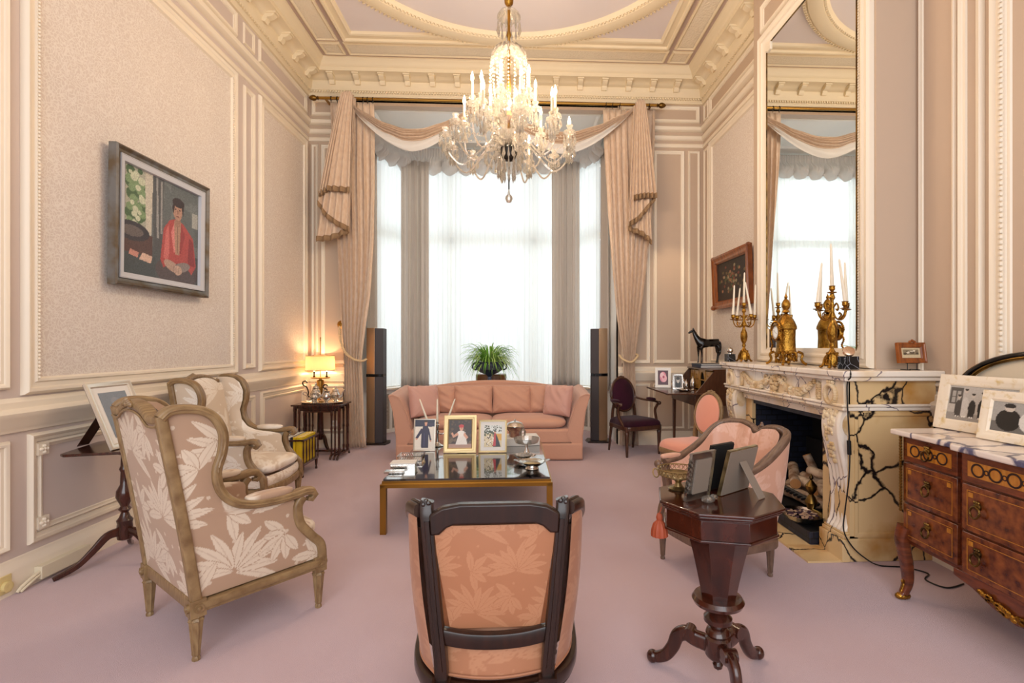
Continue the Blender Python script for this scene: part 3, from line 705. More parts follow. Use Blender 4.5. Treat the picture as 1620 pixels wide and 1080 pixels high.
# ---------------------------------------------------------------- chandelier
CH = (-.08, 4.29)
t = thing('chandelier', 'large cut crystal chandelier with lit candle bulbs hanging from the ceiling', 'chandelier', (CH[0], CH[1], 2.64))
zz = lambda z: z-2.64
build(MB().lathe([(.0, zz(3.02)), (.014, zz(3.03)), (.012, zz(3.3)), (.03, zz(3.34)), (.012, zz(3.4)), (.02, zz(3.6)), (.012, zz(3.7)), (.012, zz(4.0)), (.022, zz(4.02)), (.013, zz(4.06)), (.013, zz(5.15))], seg=10), 'stem', M_brass, t)
build(MB().lathe([(.006, zz(2.72)), (.006, zz(2.95)), (.05, zz(2.97)), (.075, zz(3.02)), (.07, zz(3.07)), (.03, zz(3.1)), (.02, zz(3.14))], seg=16), 'arm_hub', M_bronze, t)
build(MB().lathe([(.0, zz(5.06)), (.05, zz(5.10)), (.06, zz(5.14)), (.09, zz(5.19))], seg=20), 'ceiling_rose', M_brass, t)
build(MB().lathe([(.02, zz(4.27)), (.035, zz(4.29)), (.04, zz(4.33)), (.02, zz(4.37))], seg=14), 'crown_cap', M_gold, t)
build(MB().lathe([(.0, zz(2.64)-.035), (.02, zz(2.64)-.03), (.032, 0), (.028, .02), (.012, .035), (.004, .08)], seg=14), 'ball_drop', M_crystal, t)
build(MB().lathe([(.03, zz(4.24)), (.085, zz(4.21)), (.10, zz(4.18)), (.10, zz(4.175)), (.03, zz(4.23))], seg=20), 'upper_canopy', M_crystal, t)
build(MB().lathe([(.02, zz(3.93)), (.07, zz(3.92)), (.125, zz(3.88)), (.15, zz(3.82)), (.152, zz(3.815)), (.02, zz(3.92))], seg=20), 'canopy', M_crystal, t)
build(MB().lathe([(.03, zz(3.30)), (.06, zz(3.28)), (.11, zz(3.33)), (.13, zz(3.42)), (.14, zz(3.425)), (.12, zz(3.31)), (.04, zz(3.22))], seg=20, flute=.08, fn=10), 'glass_bowl', M_crystal, t)
build(MB().lathe([(.03, zz(3.10)), (.09, zz(3.12)), (.15, zz(3.17)), (.155, zz(3.175)), (.10, zz(3.10)), (.04, zz(3.06))], seg=20, flute=.06, fn=10), 'glass_bowl', M_crystal, t)
def drop(mb, x, y, z, L=.05, w_=.011):
    mb.add([(x, y, z), (x+w_*.6, y, z-L*.55), (x, y+w_*.6, z-L*.55), (x-w_*.6, y, z-L*.55), (x, y-w_*.6, z-L*.55), (x, y, z-L), (x+w_, y, z-L*.72), (x, y+w_, z-L*.72), (x-w_, y, z-L*.72), (x, y-w_, z-L*.72)],
        [(0, 2, 1), (0, 3, 2), (0, 4, 3), (0, 1, 4), (1, 2, 7, 6), (2, 3, 8, 7), (3, 4, 9, 8), (4, 1, 6, 9), (6, 7, 5), (7, 8, 5), (8, 9, 5), (9, 6, 5)])
def bead(mb, p, r): mb.add([(p[0]+r, p[1], p[2]), (p[0], p[1]+r, p[2]), (p[0]-r, p[1], p[2]), (p[0], p[1]-r, p[2]), (p[0], p[1], p[2]+r*1.3), (p[0], p[1], p[2]-r*1.3)], [(0, 1, 4), (1, 2, 4), (2, 3, 4), (3, 0, 4), (1, 0, 5), (2, 1, 5), (3, 2, 5), (0, 3, 5)])
for k in range(20):     # bead strands of the dome
    a = 2*PI*k/20; mb = MB(); P = smooth_path([(.10*cos(a), .10*sin(a), zz(3.91)), (.148*cos(a), .148*sin(a), zz(3.84)), (.16*cos(a), .16*sin(a), zz(3.6)), (.13*cos(a), .13*sin(a), zz(3.42))], 8)
    for p in P: bead(mb, p, .0085)
    build(mb, 'crystal_strand', M_crystal, t, smooth=False)
for (R, z, n, L) in ((.095, 4.18, 14, .17), (.15, 3.82, 16, .06), (.135, 3.42, 14, .07), (.15, 3.17, 18, .09), (.12, 3.07, 16, .13), (.085, 3.02, 12, .16), (.05, 2.96, 8, .20), (.20, 3.05, 18, .13)):
    mb = MB(); bead(mb, (0, 0, -.006), .007); bead(mb, (0, 0, -.018), .007); drop(mb, 0, 0, -.022, L*.8, .012)
    d0 = build(mb, 'crystal_drop', M_crystal, t, smooth=False)
    for k in range(n):
        a = 2*PI*k/n; d = d0 if k == 0 else d0.copy()
        if k: COL.objects.link(d)
        d.location = (R*cos(a), R*sin(a), zz(z))
def arm(a, R, zc, lit=True, zh=3.08, dip=.13):
    ca, sa = cos(a), sin(a); pr = lambda r, z: (r*ca, r*sa, zz(z))
    P = smooth_path([pr(.05, zh), pr(.12+R*.12, zh+.02), pr(R*.5, zh-dip*.35), pr(R*.74, min(zh, zc)-dip), pr(R*.95, min(zh, zc)-dip*.4), pr(R, zc-.03), pr(R, zc)], 6)
    am = build(MB().tube(P, .0075, 8), 'arm', M_crystal, t)
    c = pr(R, zc)
    build(MB().lathe([(.008, -.02), (.02, -.012), (.045, -.002), (.052, .012), (.05, .014), (.03, .008), (.018, .02), (.022, .045), (.03, .062), (.014, .065)], c, 14, flute=.1, fn=7), 'drip_pan', M_crystal, am)
    mb = MB()
    for k in range(9):
        b = 2*PI*k/9; x, y = c[0]+.049*cos(b), c[1]+.049*sin(b); bead(mb, (x, y, c[2]-.002), .006); bead(mb, (x, y, c[2]-.016), .0055); drop(mb, x, y, c[2]-.024, .075, .0105)
    for k in range(4): b = 2*PI*k/4; drop(mb, c[0]+.02*cos(b), c[1]+.02*sin(b), c[2]-.05, .11, .012)
    # chain of beads from the hub to the pan
    for i in range(14):
        s = i/13; bead(mb, (ca*(.13+(R-.18)*s), sa*(.13+(R-.18)*s), zz(3.42)*(1-s)+(c[2])*s-.16*sin(PI*s)), .0065)
    q_ = build(mb, 'crystal_drops', M_crystal, am, smooth=False); q_['kind'] = 'stuff'
    if lit:
        build(MB().lathe([(.0115, .05), (.0115, .175), (.007, .18)], c, 10), 'candle', M_wax, am)
        build(MB().lathe([(.006, .178), (.0125, .195), (.0135, .212), (.009, .235), (.003, .255), (0, .262)], c, 10), 'flame_bulb', M_flame, am)
        point('candle_light', (CH[0]+c[0], CH[1]+c[1], 2.64+c[2]+.215), CANDLE_W, (1, .76, .52), .009)
CANDLE_W = 5.6
for k in range(6): arm(math.radians(15+60*k), .235, 3.43, zh=3.3, dip=.03)
for k in range(6): arm(math.radians(45+60*k), .40, 3.30, zh=3.12)
for k in range(12):
    a = math.radians(10+30*k); arm(a, .53, 3.13, lit=(k % 2 == 0 and cos(a) > -.6), zh=3.06, dip=.16)
# ---------------------------------------------------------------- generic furniture pieces
def fluted_leg(mb, x, y, h, r=.027, M=None):
    mb.lathe([(r*.55, 0), (r*.6, .012), (r*.45, .02), (r*.62, .03), (r*.6, .04), (r, h*.86), (r*1.15, h*.88), (r*.9, h*.93), (r*1.1, h*.97), (r, h)], (x, y, 0), 24, M, flute=.16, fn=8)
def rosette(mb, c, ax, s=.02):
    M = Matrix.Translation(c) @ (Matrix.Rotation(PI/2, 4, 'Y') if ax == 'x' else Matrix.Rotation(PI/2, 4, 'X'))
    mb.lathe([(0, .012), (s*.4, .010), (s*.5, .004), (s, .006), (s, -.006)], (0, 0, 0), 12, M)
def picframe(t, w, h, border, depth, m, M, prof=None, name='frame'):
    prof = prof or [(0, 0), (.0, depth), (border*.25, depth*1.15), (border*.55, depth*.8), (border*.8, depth*.85), (border, depth*.45), (border, 0)]
    mb = MB().rframe((0, 0, 0), (1, 0, 0), (0, 0, 1), (0, -1, 0), -w/2, w/2, 0, h, prof)
    mb.box(-w/2+.001, 0, .001, w/2-.001, .003, h-.001)
    mb.v = [tuple(M @ Vector(v)) for v in mb.v]
    return build(mb, name, m, t)
def photo_frame(label, cat, loc, rz, w, h, border, m, base, shapes, tilt=14, depth=.014, group=None, matb=0, nx=60, name='photo_frame', bk=None, strut=True, seed=1, jit=.05, backm=None):
    t = thing(name, label, cat, loc, rz, group)
    M = Matrix.Rotation(-math.radians(tilt), 4, 'X')
    picframe(t, w, h, border, depth, m, M)
    if matb: a = MB().box(-w/2+border, -.0045, border, w/2-border, -.001, h-border, M); build(a, 'mount', M_paperw, t); border += matb
    W_, H_ = w-2*border, h-2*border
    O = M @ Vector((-W_/2, -.006, border)); picture('photograph', t, O, M @ Vector((W_, 0, 0)), M @ Vector((0, 0, H_)), nx, int(nx*H_/W_)+2, base, shapes, seed=seed, jit=jit)
    build(MB().box(-w/2+.004, .003, .004, w/2-.004, .007, h-.004, M), 'backing', backm or M_velvetb, t)
    if strut:
        top = M @ Vector((0, .008, h*.72)); s = MB(); yb = top.y+h*.42
        s.sweep([top, (top.x, yb, .002)], rrect(.05 if w < .25 else .09, .004, .001, 1), ref=(0, 1, 0)); build(s, 'easel_strut', backm or M_velvetb, t)
    return t
# simple generic subjects
GROUP = [('r', 0, .0, 1, .22, '9a958f'), ('r', 0, .22, 1, 1, 'b9b4ad'), ('r', .02, .45, .22, .95, '5a5652'), ('r', .05, .5, .19, .85, 'a8a49e'), ('r', .11, .5, .125, .85, '5a5652'), ('r', .05, .66, .19, .68, '5a5652'), ('r', .55, .55, .78, .9, '4b4744')]
for i, (x, hh, c) in enumerate(((.17, .62, '4a4643'), (.27, .80, 'c9c5bf'), (.38, .68, '2b2928'), (.52, .74, '262423'), (.62, .66, '3b3836'), (.74, .6, '1f1e1d'), (.86, .7, '5a5550'))):
    GROUP += [('e', x, hh*.55, .055, .24, c), ('p', [(x-.045, .12), (x+.045, .12), (x+.05, hh*.6), (x-.05, hh*.6)], c), ('e', x, hh+.06, .027, .055, 'c7bdb1'), ('e', x, hh+.10, .03, .03, '35302c'), ('r', x-.03, .09, x-.008, .13, 'e8e4de'), ('r', x+.01, .09, x+.032, .13, 'e8e4de')]
COUPLE = [('r', 0, 0, 1, .35, '6b6864'), ('r', .0, .35, 1, 1, 'a5a29d'), ('e', .3, .4, .22, .36, '22201f'), ('e', .3, .8, .09, .12, 'c9beb2'), ('e', .3, .88, .10, .08, '2a2726'), ('e', .68, .4, .2, .34, 'd6d2cb'), ('e', .68, .76, .08, .11, 'cfc4b8'), ('e', .68, .84, .1, .07, '3a3532')]
BOYSNOW = [('r', 0, .0, 1, 1, 'e7dfd2'), ('r', 0, .78, 1, 1, '2f2f45'), ('e', .8, .83, .3, .06, '3b3550'), ('p', [(.34, .06), (.70, .06), (.70, .6), (.66, .80), (.42, .80), (.32, .6)], '2c2443'), ('p', [(.32, .72), (.44, .66), (.12, .34), (.03, .40)], '2c2443'), ('p', [(.62, .78), (.72, .7), (.86, .32), (.78, .28)], '2c2443'), ('r', .50, .80, .60, .86, 'c9907a'), ('e', .55, .895, .075, .075, 'd8a184'), ('e', .55, .955, .085, .035, '3a281e'), ('r', .47, .1, .50, .55, '453a66'), ('e', .09, .36, .05, .03, 'd8a184'), ('e', .82, .29, .04, .03, 'd8a184')]
GIRL = [('r', 0, 0, 1, 1, '3c2a1d'), ('n', 0, .2, 1, 1, 26, .05, '5c452c'), ('n', 0, 0, 1, .3, 14, .06, '6e5a41'), ('r', 0, 0, 1, .14, 'b08c7a'), ('p', [(.3, .12), (.82, .12), (.72, .5), (.74, .56), (.36, .56), (.42, .45)], 'ebe4da'), ('e', .54, .52, .17, .10, 'f0e9df'), ('p', [(.38, .55), (.44, .46), (.2, .36), (.1, .52), (.17, .56), (.22, .46)], 'd9a184'), ('p', [(.68, .56), (.64, .46), (.78, .30), (.86, .38)], 'd9a184'), ('e', .55, .70, .085, .085, 'dba488'), ('e', .55, .78, .11, .06, 'c63b3a'), ('e', .56, .70, .05, .01, 'b67a64')]
WINTER = [('r', 0, 0, 1, 1, 'd8c79d'), ('r', 0, .62, 1, 1, 'dfe3dd'), ('n', 0, .62, 1, 1, 60, .03, '4b4a34'), ('n', 0, .5, .55, .72, 18, .045, '3e4a2c'), ('n', 0, .05, .6, .5, 34, .03, 'efe6d6'), ('n', 0, .05, .6, .5, 22, .022, '4b3a2c'), ('r', .6, .3, 1, .6, 'd9a53e'), ('p', [(.52, .0), (.95, .0), (.84, .3), (.66, .66), (.56, .6)], '1f1a1e'), ('p', [(.5, .05), (.66, .05), (.68, .62), (.58, .62)], 'c22f35'), ('e', .62, .68, .05, .06, 'd9a888'), ('e', .62, .73, .06, .035, '2a1d18')]
ROSE = [('r', 0, 0, 1, 1, '4b1523'), ('e', .5, .55, .32, .36, 'e28aa0'), ('e', .62, .45, .25, .25, 'f0b5bf'), ('e', .4, .68, .2, .18, 'f4c8cd'), ('e', .55, .55, .1, .1, 'b9405e')]
BWFACE = [('r', 0, 0, 1, 1, '6f6a66'), ('e', .5, .25, .35, .3, '1f1d1c'), ('e', .5, .6, .2, .24, 'c9c2ba'), ('e', .5, .76, .22, .14, '2b2826')]

# ---------------------------------------------------------------- wing armchairs
WO = [(-.417, 1.09), (-.385, 1.118), (-.325, 1.122), (-.262, 1.108), (-.21, 1.068), (-.178, .995), (-.182, .91), (-.205, .825), (-.19, .74), (-.14, .675), (-.06, .64), (.06, .630), (.16, .634)]
WF = [(.26, .305), (.30, .30), (.375, .27), (.42, .22), (.468, .19), (.54, .165), (.585, .165), (.61, .15), (.625, .06), (.64, -.06), (.675, -.14), (.74, -.19), (.825, -.205), (.91, -.182), (.995, -.178), (1.068, -.21), (1.108, -.262), (1.12, -.33)]
def wing_chair(label, loc, rz, fab, group):
    t = thing('wing_armchair', label, 'armchair', loc, rz, group)
    yb = lambda z: -.28-.137*max(0, (z-.23)/.88)**1.15
    bk = lambda x: 1.07+.055*max(0, 1-(x/.2)**2)**.7 if abs(x) < .2 else 1.07
    # back cushion slab: outer and inner face
    mb = MB()
    mb.sheet(lambda u, v: ((u-.5)*.58, yb(.27+(bk((u-.5)*.58)-.27)*v)-.012-.012*sin(PI*u)*sin(PI*v), .27+(bk((u-.5)*.58)-.27)*v), 130, 180)
    build(mb, 'outer_back', fab, t, pat=pXZ(.9))
    mb = MB().sheet(lambda u, v: ((u-.5)*.55, yb(.3+(bk((u-.5)*.55)-.3)*v)+.045+.05*(sin(PI*u)*sin(PI*min(1, v*1.02)))**.5, .3+(bk((u-.5)*.55)-.3)*v), 100, 140)
    build(mb, 'inner_back', fab, t, pat=pXZ(.8))
    P = smooth_path([(-.315, yb(1.06), 1.085), (-.25, yb(1.08), 1.08), (-.2, yb(1.08), 1.085), (-.12, yb(1.1), 1.12), (0, yb(1.12), 1.135), (.12, yb(1.1), 1.12), (.2, yb(1.08), 1.085), (.25, yb(1.08), 1.08), (.315, yb(1.06), 1.085)], 5)
    build(MB().sweep(P, rrect(.035, .055, .012, 3), ref=(0, 1, .1)).tube([p+Vector((0, -.022, -.03)) for p in P], .006, 6), 'crest_rail', M_gilt, t)
    mb = MB().leafblob([(dx, yb(1.13)-.03, 1.14+dz) for dx, dz in ((0, .012), (-.02, .004), (.02, .004), (-.038, -.002), (.038, -.002), (0, -.006), (-.055, -.008), (.055, -.008))], .013)
    build(mb, 'carved_flower', M_gilt, t)
    for s in (-1, 1):
        x = s*.315
        build(MB().sweep([(x, yb(z), z) for z in (.27, .4, .55, .7, .85, 1.0, 1.10)], rrect(.042, .045, .01, 3), ref=(0, 1, 0)), 'rear_post', M_gilt, t)
        def side(xx, bulge, nz=190, ny=130):
            def fn(u, v):
                z = .27+(1.118-.27)*v; a = yb(z)+.01; b = interp(z, WF); y = a+(b-a)*u
                return (xx+bulge*sin(PI*u)*sin(PI*v)**.5, y, z)
            return MB().sheet(fn, ny, nz)
        build(side(s*.318, s*.008), 'outer_side', fab, t, pat=pYZ(.9))
        build(side(s*.262, -s*.02, 90, 70), 'inner_side', fab, t, pat=pYZ(.9))
        P = smooth_path([(x, y, z) for y, z in WO], 4); P += [Vector((x, .21, .642)), Vector((x, .245, .636)), Vector((x, .262, .612)), Vector((x, .245, .592)), Vector((x, .225, .598))]
        build(MB().sweep(P, rrect(.04, .062, .012, 3), ref=(1, 0, 0), sc=[1]*(len(P)-3)+[.85, .7, .5]).tube([p+Vector((s*.03, 0, 0)) for p in P[:-3]], .006, 6), 'arm_frame', M_gilt, t)
        P = smooth_path([(x, .20, .615), (x, .172, .57), (x, .185, .48), (x, .245, .40), (x, .295, .34), (x, .305, .25)], 5)
        build(MB().sweep(P, rrect(.045, .05, .012, 3), ref=(1, 0, 0)), 'arm_support', M_gilt, t)
        build(MB().ell((x-s*.012, .04, .662), (.036, .115, .022), 3, 18, 10), 'arm_pad', fab, t, pat=pXY())
        mb = MB().sweep([(x, -.28, .245), (x, .29, .245)], rrect(.035, .06, .008), ref=(1, 0, 0)).sweep([(x+s*.012, -.26, .222), (x+s*.012, .27, .222)], rrect(.02, .012, .004), ref=(1, 0, 0)); build(mb, 'side_rail', M_gilt, t)
        for yy in (-.28, .29):
            lg = MB(); fluted_leg(lg, s*.31, yy, .205, .03); lg.cb((s*.31, yy, .237), (.062, .062, .075)); rosette(lg, (s*.345, yy, .24), 'x'); rosette(lg, (s*.31, yy+(.035 if yy > 0 else -.035), .24), 'y')
            build(lg, 'leg', M_gilt, t)
    build(MB().sweep([(-.29, -.285, .245), (.29, -.285, .245)], rrect(.06, .035, .008), ref=(0, 1, 0)), 'rear_rail', M_gilt, t)
    P = smooth_path([(-.30, .29, .245), (-.15, .325, .245), (0, .335, .245), (.15, .325, .245), (.30, .29, .245)], 4)
    build(MB().sweep(P, rrect(.055, .04, .008), ref=(0, 1, 0)), 'front_rail', M_gilt, t)
    build(MB().sheet(lambda u, v: (-.27+.54*u, .30+.035*sin(PI*u)+.012*sin(PI*v), .27+.085*v), 40, 12), 'apron', fab, t, pat=pXZ())
    mb = MB().ell((0, .06, .405), (.275, .285, .065), 5, 64, 22, q=2.6); build(mb, 'seat_cushion', fab, t, pat=pXY())
    return t
wing_chair('near cream leaf-damask wing armchair with its back to the camera', (-1.493, 2.732, 0), math.radians(-39.6), M_damask, None)
wing_chair('far white damask wing armchair with carved crest, facing right from the left wall', (-2.30, 4.40, 0), math.radians(-91), M_damaskw, None)

# ---------------------------------------------------------------- tub chairs
def tub(t, top, bot, fab, wood, inner=.05, k=1.0, nv=60, rail=(.045, .04), frontlegs=None, patf=None, nm='outer_shell'):
    T = smooth_path(top, 8); Bt = smooth_path(bot, 8); n = len(T)
    cen = Vector((0, 0, 0))
    def outer(u, v, off=0):
        f = u*(n-1); i = min(n-2, int(f)); q = f-i; a = T[i].lerp(T[i+1], q); b = Bt[i].lerp(Bt[i+1], q); p = b.lerp(a, v)
        d = Vector((p.x, p.y, 0)); L = d.length or 1; bow = .012*sin(PI*v)
        return p+d*((bow-off)/L)
    build(MB().sheet(lambda u, v: tuple(outer(u, v)), n*3, nv), nm, fab, t, pat=patf or (lambda c: damask(np.arctan2(c[:, 0], -c[:, 1])*.3+.2, c[:, 2], k)))
    build(MB().sheet(lambda u, v: tuple(outer(u, v, inner+.025*sin(PI*v)+.012*abs(sin(PI*u*9)))), n*3, nv), 'inner_upholstery', fab, t, pat=patf or (lambda c: damask(np.arctan2(c[:, 0], -c[:, 1])*.3+.1, c[:, 2], k)))
    R = [p-Vector((p.x, p.y, 0)).normalized()*inner*.4 for p in T]
    build(MB().sweep(R, rrect(rail[0], rail[1], .012, 3), ref=(0, 0, 1)).tube([p+Vector((0, 0, rail[1]*.5)) for p in R], .006, 6), 'top_rail', wood, t)
    return T, Bt
# the pink bergere by the hearth
t = thing('tub_armchair', 'pink damask tub armchair with heart-shaped carved rail beside the fireplace', 'armchair', (1.27, 3.12, 0), math.radians(110))
top = [(-.27, .25, .63), (-.30, .10, .655), (-.315, -.08, .73), (-.30, -.25, .85), (-.18, -.335, .875), (-.07, -.335, .865), (0, -.33, .83), (.07, -.335, .865), (.18, -.335, .875), (.30, -.25, .85), (.315, -.08, .73), (.30, .10, .655), (.27, .25, .63)]
bot = [(-.255, .24, .25), (-.275, .10, .25), (-.285, -.05, .25), (-.26, -.16, .25), (-.17, -.215, .25), (-.08, -.23, .25), (0, -.235, .25), (.08, -.23, .25), (.17, -.215, .25), (.26, -.16, .25), (.285, -.05, .25), (.275, .10, .25), (.255, .24, .25)]
tub(t, top, bot, M_pdam2, M_pinkwood)
build(MB().leafblob([(0, -.34, .855), (0, -.34, .875), (-.02, -.34, .86), (.02, -.34, .86)], .016).leafblob([(0, -.34, .89)], .01), 'carved_flower', M_pinkwood, t)
ring = smooth_path([(-.26, .24, .235), (-.29, -.05, .235), (-.26, -.17, .235), (-.1, -.235, .235), (.1, -.235, .235), (.26, -.17, .235), (.29, -.05, .235), (.26, .24, .235), (.13, .28, .235), (-.13, .28, .235)], 6, True)
build(MB().sweep(ring, rrect(.04, .05, .01, 2), closed=True), 'seat_rail', M_pinkwood, t)
build(MB().ell((0, .02, .35), (.25, .25, .10), 4, 48, 18, q=2.6), 'seat_cushion', M_pdam2, t, pat=pXY())
for s in (-1, 1):
    P = smooth_path([(s*.265, .27, .62), (s*.255, .24, .56), (s*.26, .22, .45), (s*.262, .26, .33), (s*.262, .27, .24)], 5)
    build(MB().sweep(P, rrect(.035, .04, .01), ref=(1, 0, 0)).ell((s*.265, .285, .625), (.028, .022, .028), 2, 12, 8), 'arm_support', M_pinkwood, t)
    build(MB().ell((s*.28, .17, .665), (.025, .08, .018), 3, 14, 8), 'arm_pad', M_pdam2, t, pat=pXY())
    for x, y in ((.26, .25), (.2, -.2)):
        lg = MB(); fluted_leg(lg, s*x, y, .22, .026); build(lg, 'leg', M_pinkwood, t)
# the dark framed tub chair in front
t = thing('tub_armchair', 'salmon tub armchair with dark wooden frame, its back towards the camera at the bottom', 'armchair', (-.085, 2.02, 0), math.radians(1))
def side_shell(s):
    top = [(s*.27, -.25, .815), (s*.315, -.16, .80), (s*.335, -.03, .73), (s*.33, .12, .65), (s*.30, .27, .61)]
    bot = [(s*.205, -.27, .27), (s*.265, -.17, .27), (s*.29, -.03, .27), (s*.285, .12, .27), (s*.265, .27, .27)]
    T = smooth_path(top, 8); Bt = smooth_path(bot, 8); n = len(T)
    def o(u, v, off=0):
        f = u*(n-1); i = min(n-2, int(f)); q = f-i; p = Bt[i].lerp(Bt[i+1], q).lerp(T[i].lerp(T[i+1], q), v); d = Vector((p.x, p.y*.6, 0)).normalized()
        return tuple(p+d*(.012*sin(PI*v)-off))
    pf = lambda c: damask(c[:, 1]+.1, c[:, 2], 1.7)
    build(MB().sheet(o, 60, 90), 'outer_side', M_pdam, t, pat=pf)
    build(MB().sheet(lambda u, v: o(u, v, .05), 50, 60), 'inner_side', M_pdam, t, pat=pf)
    R = [p+Vector((-s*.015, .0, .015)) for p in T]
    build(MB().sweep(R, rrect(.05, .045, .014, 3)).tube([p+Vector((0, 0, .024)) for p in R], .007, 6), 'arm_rail', M_dark, t)
    build(MB().tube([Vector(o(i/40, 0.01))+Vector((0, 0, .004)) for i in range(41)], .005, 6), 'braid', M_pdam, t)
    P = [(s*.235, -.235, .86), (s*.238, -.238, .84), (s*.232, -.25, .78), (s*.205, -.262, .5), (s*.182, -.275, .3), (s*.178, -.285, .12), (s*.18, -.33, .0)]
    build(MB().sweep(smooth_path(P, 5), rrect(.045, .05, .01, 2), ref=(0, 1, 0)).sweep([(s*.232, -.278, .80), (s*.205, -.29, .5), (s*.184, -.30, .3)], rrect(.018, .012, .004), ref=(0, 1, 0)).leafblob([(s*.238, -.252, .862), (s*.228, -.262, .858), (s*.246, -.258, .852)], .009).cb((s*.18, -.285, .235), (.062, .06, .07)), 'rear_post', M_dark, t)
    lg = MB(); fluted_leg(lg, s*.25, .27, .22, .026); lg.cb((s*.25, .27, .235), (.055, .055, .05)); build(lg, 'leg', M_dark, t)
    P = smooth_path([(s*.30, .28, .605), (s*.285, .26, .52), (s*.28, .25, .42), (s*.265, .28, .3), (s*.26, .28, .22)], 4); build(MB().sweep(P, rrect(.035, .04, .01), ref=(1, 0, 0)), 'arm_support', M_dark, t)
for s in (-1, 1): side_shell(s)
pl = [(-.222, .75), (-.19, .752), (-.165, .775), (-.14, .785), (.14, .785), (.165, .775), (.19, .752), (.222, .75), (.225, .82), (.205, .832), (.18, .846), (.12, .856), (-.12, .856), (-.18, .846), (-.205, .832), (-.225, .82)]
mb = MB().prism(pl, -.02, .02, Matrix(((1, 0, 0, 0), (0, 0, 1, -.262), (0, 1, 0, 0), (0, 0, 0, 1)))); build(mb, 'crest_rail', M_dark, t, bevel=.008, smooth=True)
w_ = lambda v: .155+.062*v
build(MB().sheet(lambda u, v: ((2*u-1)*w_(v), -.268+.012*(1-v)-.012*sin(PI*u)*sin(PI*v), .42+.36*v), 130, 150), 'outer_back', M_pdam, t, pat=pXZ(1.7))
build(MB().sheet(lambda u, v: ((2*u-1)*w_(v), -.235+.04*sin(PI*u)*sin(PI*v), .42+.37*v), 50, 60), 'inner_back', M_pdam, t, pat=pXZ(.9))
P = smooth_path([(-.19, -.262, .405), (-.1, -.275, .393), (0, -.278, .388), (.1, -.275, .393), (.19, -.262, .405)], 5); build(MB().sweep(P, rrect(.055, .035, .01, 2), ref=(0, 1, 0)), 'cross_rail', M_dark, t)
build(MB().sheet(lambda u, v: (-.18+.36*u, -.262-.035*sin(PI*u)+.03*v, .27+.13*v), 50, 30), 'lower_back', M_pdam, t, pat=pXZ(1.7))
build(MB().tube([(-.18+.36*u/20, -.268-.035*sin(PI*u/20), .275) for u in range(21)], .005, 6), 'braid', M_pdam, t)
ring = smooth_path([(-.29, .0, .24), (-.26, -.18, .24), (-.17, -.28, .24), (0, -.315, .24), (.17, -.28, .24), (.26, -.18, .24), (.29, 0, .24), (.28, .26, .24), (.13, .32, .24), (-.13, .32, .24), (-.28, .26, .24)], 6, True)
build(MB().sweep(ring, rrect(.05, .05, .012, 2), closed=True).sweep([p+Vector((0, 0, -.03)) for p in ring], rrect(.035, .015, .005), closed=True), 'seat_rail', M_dark, t)
build(MB().ell((0, .03, .36), (.27, .28, .10), 4, 40, 16, q=2.6), 'seat_cushion', M_pdam, t, pat=pXY())

